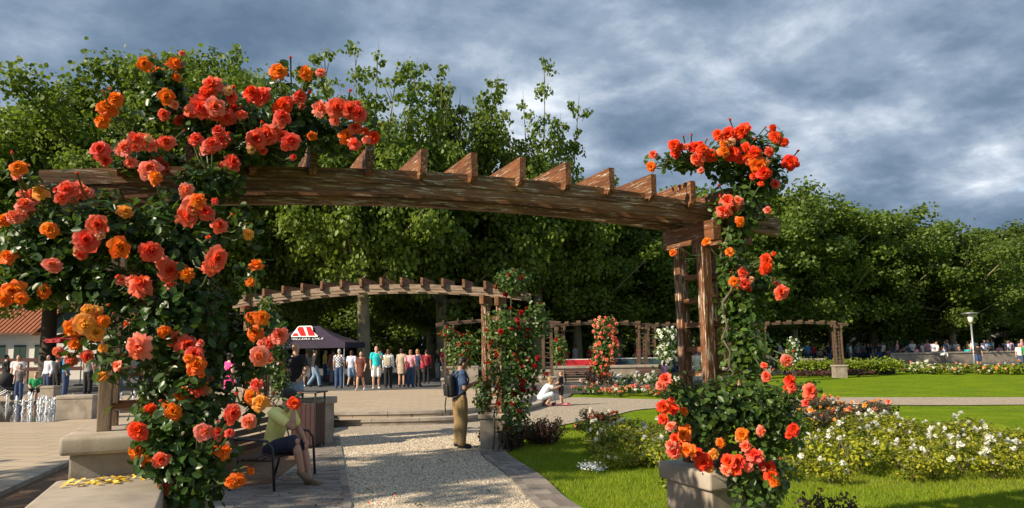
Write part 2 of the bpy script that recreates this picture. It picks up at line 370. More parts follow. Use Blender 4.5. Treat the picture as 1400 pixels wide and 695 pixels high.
m, t, b, o = new_mat('grey_paver'); oi = N(t, 'ShaderNodeObjectInfo'); g = N(t, 'ShaderNodeNewGeometry'); v = coords(t, 'Position')
rr = N(t, 'ShaderNodeMath', operation='ADD'); t.links.new(oi.outputs['Random'], rr.inputs[0]); t.links.new(g.outputs['Random Per Island'], rr.inputs[1])
fr = N(t, 'ShaderNodeMath', operation='FRACT'); t.links.new(rr.outputs[0], fr.inputs[0])
c = ramp(t, fr.outputs[0], [(0.0, (0.15, 0.125, 0.105)), (0.5, (0.22, 0.19, 0.16)), (1.0, (0.30, 0.255, 0.21))])
c = mixc(t, ramp(t, noise(t, 60, 4, 0.7, v), [(0.4, 0.0), (0.7, 0.5)]), c, (0.10, 0.085, 0.07))
t.links.new(c, b.inputs['Base Color']); b.inputs['Roughness'].default_value = 0.85; bump(t, b, noise(t, 90, 4, 0.7, v), 0.4, 0.006); M['paver'] = m

PZ = 0.30                                                     # level of the raised plaza and the road behind it
sheet('ground', [(-600, -200), (600, -200), (600, 900), (-600, 900)], -0.03, M['lawn'])
# gravel walk
gl = smooth_line([(-1.2, 3.0), (-1.55, 6.5), xy(480, 695), xy(475, 660), xy(468, 622), xy(462, 596), (-4.6, 18.6)])
gr = smooth_line([(3.2, 3.0), (1.75, 6.0), xy(795, 695), xy(742, 652), xy(692, 617), xy(700, 598), xy(758, 583), xy(836, 568), xy(905, 557.5), xy(1140, 553), xy(1400, 553), (34, 22.5)])
GRAVEL = gl + [(-4.2, 21.5), (1.6, 29)] + [xy(790, 543), xy(905, 546), xy(1140, 543), xy(1400, 543), (36, 26.5)] + gr[::-1]
sheet('gravel_path', GRAVEL, -0.006, M['gravel'])
# soil and paver strip left of the walk
soil = sheet('soil_bed', [(-7.8, 2), (-1.0, 2), (-1.5, 7), (-1.9, 9), (-3.2, 14), (-4.4, 18), (-7.4, 18)], -0.018, M['soil'])
sheet('raised_soil', [(-5.56, 6.5), (-6.16, 8.9), (-6.86, 11.6), (-6.21, 13.8), (-5.2, 14.5), (-4.55, 13.8), (-4.5, 9.2), (-4.3, 5.6)], PZ-0.04, M['soil'], 0.3)
for a_, b_ in (((-5.55, 6.5), (-6.15, 8.9)), ((-6.15, 8.9), (-6.85, 11.6)), ((-6.85, 11.6), (-6.2, 13.8))):
    v_ = Vector((*b_, 0))-Vector((*a_, 0)); c_ = (Vector((*a_, 0))+Vector((*b_, 0)))/2
    tag(MB().box((c_.x+.05, c_.y, PZ-.12), (v_.length, .07, .28), Matrix.Rotation(math.atan2(v_.y, v_.x), 3, 'Z')).build('kerb', M['concrete']), kind='structure')
# brick pavers, running bond, clipped to the strip between soil and gravel
edge = np.array(gl)
def gx(y): return np.interp(y, edge[:, 1], edge[:, 0])
def lx(y): return np.interp(y, [6, 8.6, 9.0, 10.6, 10.9, 13.2, 14.6, 18], [-2.7, -2.9, -4.4, -4.4, -3.55, -3.75, -4.1, -4.5])
bw, bd = 0.205, 0.102; spots = []
for i in range(int((17.4-7.6)/0.107)):
    y = 7.6+i*0.107
    for j in range(60):
        x = -6+j*0.21+(0.105 if i % 2 else 0)
        if lx(y)+bw/2 < x < gx(y)-bw/2-0.07: spots.append((x, y))
pm = MB().box((0, 0, 0), (bw, bd, 0.05), None, 0.006).mesh('paver', M['paver'])
strip = sheet('brick_paving', [(float(lx(y)), y) for y in np.linspace(7.6, 17.4, 24)] + [(float(gx(y)), y) for y in np.linspace(17.4, 7.6, 24)], 0.008, M['paver'])
vis = [s for s in spots if 8.5 < s[1] < 13.5]; vis.sort(key=lambda s: s[1]); near = set(vis[:300])
for (x, y) in vis[:300]: part('paver', pm, strip, (x, y, -0.007+random.uniform(-0.003, 0.003)))
mb = MB()
for (x, y) in spots:
    if (x, y) not in near: mb.box((x, y, -0.007+random.uniform(-0.003, 0.003)), (bw, bd, 0.05))
tag(mb.build('pavers_beyond', M['paver'], strip), kind='stuff')
def edging(name, line, w, n0, n1):                            # a course of setts laid along a line
    mb = MB(); pts = [Vector((*p, 0)) for p in line]; acc = 0
    for a, b2 in zip(pts, pts[1:]):
        d = b2-a; L = d.length; k = max(1, int(L/0.22)); th = math.atan2(d.y, d.x)
        for i in range(k):
            c = a+d*((i+0.5)/k); mb.box((c.x, c.y, 0.0+random.uniform(-.004, .004)), (L/k-0.008, w, 0.05), Matrix.Rotation(th, 3, 'Z'))
    return tag(mb.build(name, M['paver']), kind='stuff')
edging('brick_edging', [(x-0.05, y) for x, y in gl if 7 < y < 17.6], 0.10, 0, 0)
ge = [p for p in gr if p[1] < 14.3]
for k in range(4): edging('brick_edging', [(x-0.08-0.12*k, y) for x, y in ge], 0.112, 0, 0)

# plaza with two steps
st = smooth_line([xy(448, 583), xy(560, 581), xy(640, 577), xy(700, 567), xy(735, 558.5), xy(742, 553), (0.9, 28.5), (0.2, 31)], 7)
def inset(line, d):
    out = []
    for i, p in enumerate(line):
        a = Vector((*line[max(i-1, 0)], 0)); c = Vector((*line[min(i+1, len(line)-1)], 0)); tt = (c-a).normalized(); nn = Vector((-tt.y, tt.x, 0))
        out.append((p[0]+nn.x*d, p[1]+nn.y*d))
    return out
st2 = inset(st, 0.42)
left_side = [(-6.2, 27.9)]
plaza_poly = [(-5.0, 14.8)] + [(-4.55, 18.4)] + st2 + [(-0.5, 33), (-60, 33), (-60, 6.5), (-5.55, 6.5), (-6.15, 8.9), (-6.85, 11.6), (-6.2, 13.8)]
sheet('plaza', plaza_poly, PZ, M['plaza'], 0.31)
sheet('plaza_step', st + [(-0.2, 32)] + [(-5, 32), (-4.7, 19)], PZ-0.15, M['concreted'], 0.16)
def stones(line, z, w, h, L0):
    pts = [Vector((*p, 0)) for p in line]; seg = []
    par = bpy.data.objects.get('plaza_step'); cur = [pts[0]]; acc = 0
    for a, b2 in zip(pts, pts[1:]):
        acc += (b2-a).length; cur.append(b2)
        if acc > L0: seg.append(cur); cur = [b2]; acc = 0
    if len(cur) > 1: seg.append(cur)
    for c in seg:
        i2 = [Vector((*q, 0)) for q in inset([(p.x, p.y) for p in c], w)]; o2 = [Vector((*q, 0)) for q in inset([(p.x, p.y) for p in c], -0.03)]
        d = (c[-1]-c[0]).normalized()*0.006; n = len(c); o2[0] += d; i2[0] += d; o2[-1] -= d; i2[-1] -= d
        ring = o2+i2[::-1]; V = [(p.x, p.y, z) for p in ring]+[(p.x, p.y, z-h) for p in ring]; k = len(ring)
        F = [(j, j+1, k-2-j, k-1-j) for j in range(n-1)] + [(j, (j+1) % k, k+(j+1) % k, k+j) for j in range(k)]
        me = mesh_from('step_stone', V, F, False, [M['concrete']]); part('step_stone', me, par)
stones(st, PZ-0.15+0.012, 0.36, 0.075, 1.1); stones(st2, PZ+0.010, 0.36, 0.07, 1.3)
# road and forecourt behind the plaza, the far lawn and its walk
sheet('road', [(-90, 30.8), (-6, 30.8), (6, 31.5), (9, 35), (16, 47), (60, 60), (160, 90), (160, 160), (-90, 160)], PZ+0.006, M['asphalt'], 0.3)
sheet('forecourt', [xy(745, 550), xy(776, 544), xy(792, 531), xy(760, 526), xy(735, 527)], 0.012, M['asphalt'])
# fountain basin
WAT, t, b, o = new_mat('wet_stone'); b.inputs['Base Color'].default_value = (0.07, 0.06, 0.05, 1); b.inputs['Roughness'].default_value = 0.06
bump(t, b, noise(t, 18, 3, 0.5, coords(t, 'Position', (1, 0.4, 1))), 0.10, 0.01)
sheet('fountain_water', [xy(-60, 578, PZ), xy(76, 577, PZ), xy(150, 566, PZ), xy(260, 560, PZ), xy(260, 549, PZ), xy(-60, 549, PZ)], PZ+0.005, WAT)

# loose gravel stones
def scatter(poly, n, y0, y1, x0, x1):
    P = np.column_stack([rng.uniform(x0, x1, n), rng.uniform(y0, y1, n)]); return P[inpoly(P, poly)]
P = scatter(GRAVEL, 200000, 8.2, 17.5, -4.8, 1.2); P = P[rng.random(len(P)) < np.clip(1.35-(P[:, 1]-8)/8.5, 0.12, 1)]
n = len(P); s = rng.uniform(0.007, 0.018, n); th = rng.uniform(0, 6.28, n); ct, sn = np.cos(th), np.sin(th)
base = np.array([[-1, -0.7, 0], [1, -0.8, 0], [0.8, 0.8, 0], [-0.9, 0.6, 0], [0.1, 0.0, 1.0]])
V = np.zeros((n, 5, 3)); bx = base[None, :, :]+rng.normal(0, 0.18, (n, 5, 3)); bx[:, :4, 2] = -0.2
V[:, :, 0] = P[:, 0:1]+s[:, None]*(bx[:, :, 0]*ct[:, None]-bx[:, :, 1]*sn[:, None]); V[:, :, 1] = P[:, 1:2]+s[:, None]*(bx[:, :, 0]*sn[:, None]+bx[:, :, 1]*ct[:, None])
V[:, :, 2] = -0.006+s[:, None]*bx[:, :, 2]*0.75
F = (np.array([[0, 1, 4], [1, 2, 4], [2, 3, 4], [3, 0, 4]])[None]+5*np.arange(n)[:, None, None]).reshape(-1, 3)
m, t, b, o = new_mat('loose_stone'); g = N(t, 'ShaderNodeNewGeometry')
t.links.new(ramp(t, g.outputs['Random Per Island'], [(0.0, (0.17, 0.125, 0.08)), (0.3, (0.40, 0.32, 0.22)), (0.75, (0.58, 0.49, 0.365)), (1.0, (0.76, 0.69, 0.57))]), b.inputs['Base Color']); b.inputs['Roughness'].default_value = 0.85
M['stone'] = m
o = bpy.data.objects.new('loose_gravel', np_mesh('loose_gravel', V.reshape(-1, 3), F, [m])); put(o); tag(o, 'pale loose stones lying over the gravel path', 'gravel', kind='stuff')

# grass blades on the near lawn
def grass(name, P, h0, h1, w, z=-0.03):
    n = len(P); th = rng.uniform(0, 6.28, n); h = rng.uniform(h0, h1, n); V = np.zeros((n, 3, 3)); ln = rng.normal(0, 0.5, (n, 2))*h[:, None]
    V[:, 0, 0] = P[:, 0]-w*np.cos(th); V[:, 0, 1] = P[:, 1]-w*np.sin(th); V[:, 1, 0] = P[:, 0]+w*np.cos(th); V[:, 1, 1] = P[:, 1]+w*np.sin(th)
    V[:, 2, 0] = P[:, 0]+ln[:, 0]; V[:, 2, 1] = P[:, 1]+ln[:, 1]; V[:, :2, 2] = z; V[:, 2, 2] = z+h
    o = bpy.data.objects.new(name, np_mesh(name, V.reshape(-1, 3), np.arange(3*n).reshape(-1, 3), [M['blade']])); put(o); tag(o, kind='stuff'); return o
M['blade'] = leaf_mat('grass_blade', (0.09, 0.165, 0.007), (0.18, 0.28, 0.010), (0.36, 0.42, 0.022), 0.45, 0.6, 0.9)
P = np.column_stack([rng.uniform(-1.5, 11, 330000), 8.2+rng.random(330000)**1.6*9.5]); P = P[~inpoly(P, GRAVEL)]
P = P[(P[:, 0] > np.interp(P[:, 1], [8, 11.1, 13.9, 15.5, 18], [1.2, 0.44, -0.1, 0.1, 1.0])) & (P[:, 0] < P[:, 1]*0.72+0.3)]
tag(grass('lawn_grass', P, 0.035, 0.085, 0.0045), 'short green grass of the lawn beside the gravel path', 'grass')
P = np.column_stack([rng.uniform(-1.1, -0.3, 5000), rng.uniform(13.6, 16.5, 5000)]); P = P[inpoly(P, [xy(643, 596), xy(672, 596), xy(674, 587), xy(662, 584)])]
tag(grass('grass_tuft', P, 0.04, 0.10, 0.006, -0.006), 'small patch of grass beside the red rose pedestal', 'grass')
# ------------------------------------------------------------------ leaf and bloom geometry
LEAF = np.array([[0, 0, 0], [-0.30, 0.28, 0.07], [-0.27, 0.68, 0.06], [0, 1.0, -0.06], [0.27, 0.68, 0.06], [0.30, 0.28, 0.07]])
LEAF_F = np.array([[0, 5, 4, 3], [0, 3, 2, 1]])
def frames(nrm, rg):
    n = nrm/np.maximum(np.linalg.norm(nrm, axis=1, keepdims=True), 1e-6)
    a = rg.normal(size=n.shape); a -= n*np.sum(a*n, axis=1, keepdims=True); a /= np.maximum(np.linalg.norm(a, axis=1, keepdims=True), 1e-6)
    return np.cross(a, n), a, n
def leaf_mesh(name, P, nrm, size, mat, rg=rng, wide=1.0):
    X, Y, Z = frames(nrm, rg); k = len(P); L = LEAF*np.array([wide, 1, 1])
    V = P[:, None, :]+size[:, None, None]*(L[None, :, 0:1]*X[:, None]+(L[None, :, 1:2]-0.5)*Y[:, None]+L[None, :, 2:3]*Z[:, None])
    F = (LEAF_F[None]+6*np.arange(k)[:, None, None]).reshape(-1, 4)
    return np_mesh(name, V.reshape(-1, 3), F, [mat])
def bloom_mesh(name, mat, layers=5, petals=7, grid=3, seed=0, cols=4, frill=0.09):
    r = random.Random(seed); V = []; F = []; lay = []
    for i in range(layers):
        f = i/max(1, layers-1); a0 = math.radians(98-84*f); l = 1.0-0.30*f; n = max(4, petals-int(f*3)); ph0 = r.uniform(0, 6.28)
        for j in range(n):
            phi = ph0+6.283*j/n+r.uniform(-.3, .3); a = a0+r.uniform(-.24, .24); ll = l*r.uniform(.74, 1.12); b = len(V); tw = r.uniform(-.16, .16)
            er = Vector((math.cos(phi), math.sin(phi), 0)); et = Vector((-math.sin(phi), math.cos(phi), 0)); wf = r.uniform(.36, .50)
            for si in range(grid):
                s = 0.10+0.90*si/(grid-1)
                for wi in range(cols):
                    w = -1+2*wi/(cols-1); ang = a*(0.50+0.55*s); wd = wf*ll*math.sin(math.pi*(.18+.58*s))
                    p = er*(ll*s*math.sin(ang))+Vector((0, 0, ll*s*math.cos(ang)*0.85-0.20*(1-f)))
                    p += et*(w*wd)+(er*(-.14)+Vector((0, 0, .14)))*(abs(w)*wd)*(1 if f < .5 else -.8)+Vector((0, 0, tw*w*s))
                    if si == grid-1: p += er*r.uniform(-frill, frill)+Vector((0, 0, r.uniform(-frill, frill)-(.10 if f < .6 else 0)))-er*0.09*abs(w)
                    V.append(p); lay.append(f*0.7+0.3*(1-s))
            for si in range(grid-1):
                for wi in range(cols-1):
                    q = b+si*cols+wi; F.append((q, q+1, q+cols+1, q+cols))
    me = mesh_from(name, V, F, True, [mat]); at_ = me.attributes.new('lay', 'FLOAT', 'POINT'); at_.data.foreach_set('value', lay); return me
BLOOM = {k: [bloom_mesh('rose_bloom', M['p_'+k], 8, 10, 3, 10*i+len(k)) for i in range(4)] for k in ('red', 'deep', 'orange', 'salmon', 'yellow')}
BLOOM['fade'] = [bloom_mesh('rose_bloom', M['p_fade'], 4, 6, 3, 90+i, 4, .16) for i in range(2)]
BLOOM['bud'] = [bloom_mesh('rose_bud', M['p_deep'], 3, 4, 3, 70, 3, .03)]
BLOOM['bud'][0].transform(Matrix.Diagonal((.7, .7, 1.5, 1)))
for k_ in ('red', 'orange', 'salmon'): BLOOM[k_] += [bloom_mesh('rose_bloom', M['p_'+k_], 5, 7, 3, 200+i, 4, .15) for i in range(2)]
SMALL = {k: [bloom_mesh('rose_bloom_small', M['p_'+k], 4, 6, 2, 5*i, 3, .14) for i in range(3)] for k in ('white', 'crimson', 'peach', 'red', 'orange', 'salmon', 'yellow', 'deep')}
LEAFPART = {mk: leaf_mesh('leaf', np.zeros((1, 3)), np.array([[0, 0, 1.0]]), np.array([1.0]), M[mk]) for mk in ('leaf_rose', 'leaf_rose2')}

def blob_points(blobs, n, shell=0.45, rg=rng):
    """blobs: (centre, (rx,ry,rz)); points near the outer shell with outward normals"""
    vol = np.array([b[1][0]*b[1][1]+b[1][0]*b[1][2]+b[1][1]*b[1][2] for b in blobs]); cnt = rg.multinomial(n, vol/vol.sum()); P = []; Nn = []
    for (c, r), k in zip(blobs, cnt):
        d = rg.normal(size=(k, 3)); d /= np.linalg.norm(d, axis=1, keepdims=True); q = rg.random(k)**shell; q *= 1+0.22*rg.normal(size=k)*(rg.random(k) < .45)
        P.append(np.array(c)+d*q[:, None]*np.array(r)); Nn.append(d/np.array(r)*min(r))
    return np.vstack(P), np.vstack(Nn)
def stem_path(a, b, wob=0.05, n=6, r=random):
    a, b = Vector(a), Vector(b); out = []
    for i in range(n+1):
        f = i/n; w = wob*math.sin(math.pi*f)
        out.append(a.lerp(b, f)+Vector((r.uniform(-w, w), r.uniform(-w, w), r.uniform(-w, w)*.5)))
    return out
def rose_plant(name, label, cat, base, blobs, nleaf, lsize, blooms, mk='leaf_rose', parts=300, canes=(), group=None, meshes=None, hang=()):
    """blooms: (world point, radius m, kind); blobs in world space"""
    meshes = meshes or BLOOM
    root = thing(name, base, 0, label, cat, group); base = Vector(base)
    if meshes is BLOOM:                                         # smaller blooms crowd round the big ones, and buds stand off them
        extra = []
        for (p, r, kind) in blooms:
            p = Vector(p)
            for _ in range(random.choice((0, 1, 1, 2)) if r > .05 else 0):
                a = random.uniform(0, 6.28); e = p+Vector((math.cos(a)*r*random.uniform(.8, 1.5), random.uniform(-.02, .06), math.sin(a)*r*random.uniform(.8, 1.5)))
                extra.append((e, r*random.uniform(.35, .75), random.choice([kind, kind, 'salmon', 'fade' if random.random() < .5 else kind])))
            if random.random() < .35: a = random.uniform(.2, 2.9); extra.append((p+Vector((math.cos(a)*r*1.8, 0, math.sin(a)*r*1.8)), r*.28, 'bud'))
        blooms = list(blooms)+extra
    P, Nn = blob_points(blobs, nleaf); Nn = Nn+np.array([0.0, -0.25, 0.55])+rng.normal(size=Nn.shape)*0.55
    for (a, b2) in hang:                                        # loose leafy shoots
        for p in stem_path(a, b2, 0.05, 14):
            k = 4; P = np.vstack([P, np.array(p)+rng.normal(0, 0.035, (k, 3))]); Nn = np.vstack([Nn, rng.normal(0, .6, (k, 3))+np.array([0, -.3, .6])])
    P = P-np.array(base); size = rng.uniform(0.7, 1.25, len(P))*lsize
    dist = np.linalg.norm(P+np.array(base)-np.array([0, 0, CAM_H]), axis=1); order = np.argsort(dist/np.maximum(size, 1e-3)); sel = order[:parts]; rest = order[parts:]
    if parts:
        X, Y, Z = frames(Nn[sel], rng)
        for i, q in enumerate(sel):
            R = Matrix((X[i], Y[i], Z[i])).transposed().to_quaternion(); part('leaf', LEAFPART[mk], root, Vector(P[q]), R, float(size[q]))
    fo = part('foliage', leaf_mesh('foliage', P[rest], Nn[rest], size[rest], M[mk]), root); tag(fo, kind='stuff')
    mb = MB()
    for (a, b2, r0) in canes:
        pts = stem_path(Vector(a)-base, Vector(b2)-base, 0.09, 10); mb.tube(pts, [r0*(1-0.5*i/10) for i in range(11)], 6)
    for (a, b2) in hang: mb.tube([p-base for p in stem_path(a, b2, 0.03, 8)], [0.006-0.0004*i for i in range(9)], 5)
    cs = np.array([b[0] for b in blobs])
    ms = MB()
    for (p, r, kind) in blooms:
        p = Vector(p); j = int(np.argmin(np.linalg.norm(cs-np.array(p), axis=1))); c = Vector(blobs[j][0])
        d = (p-c).normalized()*0.55+(Vector((0, 0, CAM_H))-p).normalized()*0.75+Vector((random.uniform(-.35, .35), random.uniform(-.2, .2), random.uniform(-.1, .5)))
        q = Vector((0, 0, 1)).rotation_difference(d.normalized()) @ Quaternion((0, 0, 1), random.uniform(0, 6.28))
        me = random.choice(meshes[kind]); part('rose_bloom', me, root, p-base, q, (r*random.uniform(.85, 1.12), r*random.uniform(.85, 1.12), r*random.uniform(.75, 1.1)))
        e = p.lerp(c, min(0.9, 0.22/max(0.05, (p-c).length))); ms.tube([p-base, (p.lerp(e, .5)+Vector((0, 0, -.03)))-base, e-base], [0.006, .005, .005], 5)
    if mb.V: mb.build('cane', M['stem'], root, True)
    if ms.V: tag(ms.build('flower_stems', M['stemgreen'], root), kind='stuff')
    return root

# ------------------------------------------------------------------ pergola arches
def pergola(loc, rz, u0, u1, top, k, towers, label, spacing=0.4, wood='wood', woodp='woodred', gap=0.5, first=None, bh=1.0, rh=1.0):
    root = thing('pergola', loc, rz, label, 'pergola', 'timber pergola arches')
    uc = (u0+u1)/2; Z = lambda u: top-k*(u-uc)**2
    for v0 in (0.0, gap):                                      # two curved beams, each laid up from two courses
        mb = MB(); n = 18; us = [u0+(u1-u0)*i/n for i in range(n+1)]; th = 0.085
        for (za, zb, dv) in ((0.0, -0.105*bh, 0.0), (-0.107*bh, -0.170*bh, 0.012)):
            V = []
            for u in us:
                z = Z(u); V += [(u, v0+dv, z+zb), (u, v0+th-dv, z+zb), (u, v0+th-dv, z+za), (u, v0+dv, z+za)]
            F = [(0, 1, 2, 3)[::-1], tuple(range(4*n, 4*n+4))]
            for i in range(n):
                a = 4*i; F += [(a+j, a+(j+1) % 4, a+4+(j+1) % 4, a+4+j) for j in range(4)]
            mb.add(V, F)
        mb.build('beam', M[wood], root)
    u = (u0+0.33) if first is None else first
    prof = [(-0.10, 0.150*rh), (-0.10, -0.035), (-0.055, -0.075), (-0.003, -0.060), (-0.003, 0.004), (gap+0.088, 0.004), (gap+0.088, -0.06), (gap+0.15, -0.06), (gap+0.19, 0.02), (gap+0.19, 0.150*rh)]
    me = MB().prism(prof, 0, -0.025, 0.025).mesh('rafter', M[woodp+'_y'])
    while u < u1-0.12:
        part('rafter', me, root, (u, 0, Z(u)), None); root.children[-1].rotation_euler = (random.uniform(-.01, .01), random.uniform(-.035, .035), random.uniform(-.02, .02)); u += spacing
    for (ua, ub, va, vb, zb) in towers:                        # trellis tower: four posts, rungs on each side, a cross beam per post pair
        w = 0.092 if zb < 1.2 else 0.078
        for uu in (ua, ub):
            zt = Z(uu)-0.171*bh; MB().box((uu, (va+vb)/2, zt-0.09), (0.085, vb-va+0.42, 0.18), None, 0.006).build('cross_beam', M[woodp+'_y'], root)
            for vv in (va, vb):
                zt2 = zt-0.181; MB().box((uu, vv, (zb+zt2)/2), (w, w, zt2-zb), None, 0.006).build('post', M[(woodp if zb < 1.2 else 'woodfar')+'_z'], root)
        z = zb+0.14; rm = {}
        while z < Z(ua)-0.5:
            for uu in (ua, ub):
                L = vb-va-w-0.004; rm.setdefault('v', MB().box((0, 0, 0), (0.035, L, 0.042)).mesh('rung', M[woodp+'_y'])); part('rung', rm['v'], root, (uu, (va+vb)/2, z))
            for vv in (va, vb):
                L = ub-ua-w-0.004; rm.setdefault('u', MB().box((0, 0, 0), (L, 0.035, 0.042)).mesh('rung', M[woodp])); part('rung', rm['u'], root, ((ua+ub)/2, vv, z+0.006))
            z += 0.215
    return root
def pedestal(name, loc, rz, size, cap, label, group=None, capmat='concrete', bodymat='concreted'):
    root = thing(name, loc, rz, label, 'pedestal', group); sx, sy, sz = size; ch, ov = cap
    MB().box((0, 0, (sz-ch)/2), (sx, sy, sz-ch), None, 0.012).build('body', M[bodymat], root)
    MB().box((0, 0, sz-ch/2+0.001), (sx+2*ov, sy+2*ov, ch), None, 0.022).build('cap', M[capmat], root, True); return root
A1 = math.radians(22.0); TA = Vector((math.cos(A1), math.sin(A1), 0)); NA = Vector((-math.sin(A1), math.cos(A1), 0)); O1 = NA*5.33
def a1(u, v, z=0): return O1+TA*u+NA*v+Vector((0, 0, z))
LCAP, RCAP = 1.425, 0.87
pergola((O1.x, O1.y, 0), A1, -1.055, 4.83, 3.25, 0.0215, [(-0.62, -0.27, 0.05, 0.43, LCAP), (4.00, 4.33, 0.05, 0.40, RCAP)],
        'big weathered brown timber arch with notched rafters under the coral roses', 0.4, first=-0.585)
rp = a1(4.165, 0.2); pedestal('stone_pedestal', (rp.x, rp.y, -0.03), A1, (0.66, 0.66, RCAP+0.03), (0.15, 0.05), 'square pale stone pedestal carrying the scarlet rose and trellis posts', 'pergola pedestals')
lp = a1(-0.36, 0.15); pedestal('stone_pedestal', (lp.x, lp.y, -0.02), A1, (0.80, 0.76, LCAP+0.02), (0.105, 0.05), 'tall pale stone pedestal joined to the low wall strewn with petals', 'pergola pedestals')
# low seat wall running out from the left pedestal
WZ = 1.205; wc = a1(-0.516, -1.19); root = thing('low_wall', (wc.x, wc.y, -0.02), A1, 'low pale stone wall with yellow petals fallen on its coping', 'wall')
MB().box((0.02, 0, (WZ-0.10)/2), (0.46, 1.84, WZ-0.10)).build('body', M['concreted'], root)
MB().box((0.0, 0, WZ-0.055), (0.60, 1.88, 0.11), None, 0.02).build('coping', M['concrete'], root, True)
# petals on the coping
pet = []
for i in range(60):
    q = Vector((random.gauss(0, 0.11), random.uniform(0.62, 0.88), WZ+0.004)); q.x = max(-.22, min(.22, q.x)); pet.append(q)
P = np.array([(wc.x, wc.y, -0.02)]*60)+np.array([Matrix.Rotation(A1, 3, 'Z') @ q for q in pet])
M['petal_y'] = plain('yellow_petal', (0.85, 0.55, 0.08), 0.6, 0.3, 30)
o = bpy.data.objects.new('fallen_petals', leaf_mesh('fallen_petals', P+np.array([0, 0, .006]), np.tile([0, 0, 1.0], (60, 1))+rng.normal(0, .25, (60, 3)), rng.uniform(.03, .05, 60), M['petal_y'], wide=1.3)); put(o)
tag(o, 'yellow petals fallen on the low stone wall', 'petals', kind='stuff')

# second arch, further along the walk
c2 = at(523, 480, 14.95); A2 = math.radians(-11)
pergola((c2.x, c2.y, 0), A2, -3.35, 2.95, 3.24, 0.025, [(-3.05, -2.75, 0.08, 0.42, 0.95), (2.08, 2.38, 0.08, 0.42, 0.66)],
        'bleached timber arch over the gravel path with crimson roses on one leg', 0.43, 'woodfar', 'woodred', bh=.9, rh=.85)
def a2(u, v, z=0): return Vector((c2.x, c2.y, z))+Matrix.Rotation(A2, 3, 'Z') @ Vector((u, v, 0))
p = a2(2.27, 0.25); pedestal('stone_pedestal', (p.x, p.y, -0.03), A2, (0.54, 0.54, 0.69), (0.10, 0.03), 'pale stone pedestal with dark red barberry round its foot', 'pergola pedestals')
p = a2(-2.12, 0.42); pedestal('stone_pedestal', (p.x, p.y, -0.02), A2, (1.55, 0.6, 0.98), (0.14, 0.05), 'long pale stone pedestal behind the litter bin', 'pergola pedestals')
# the ring of arches beyond
def far_arch(pxc, Y, rz, base, label):
    c = at(pxc, 480, Y); a = math.radians(rz)
    pergola((c.x, c.y, 0), a, -2.7, 2.7, 3.2, 0.022, [(-2.3, -1.95, 0.08, 0.42, base), (1.95, 2.3, 0.08, 0.42, base)], label, 0.62, 'wooddark', 'wooddark', bh=.8, rh=.6)
    for s in (-1, 1):
        q = Vector((c.x, c.y, -0.03))+Matrix.Rotation(a, 3, 'Z') @ Vector((2.12*s, 0.25, 0))
        pedestal('stone_pedestal', q, a, (0.66, 0.62, base+0.03), (0.1, 0.04), 'pale stone pedestal under one of the far timber arches', 'pedestals of the far arches')
    return c, a
far_arch(682, 32, 4, 0.7, 'far timber arch behind the crimson rose pillar')
far_arch(824, 37.5, 8, 0.7, 'far timber arch beside the tall salmon rose pillar')
far_arch(944, 41.5, 2, 0.7, 'far timber arch behind the white climbing rose')
far_arch(1096, 42.5, -3, 0.7, 'far timber arch beyond the far lawn hedge')

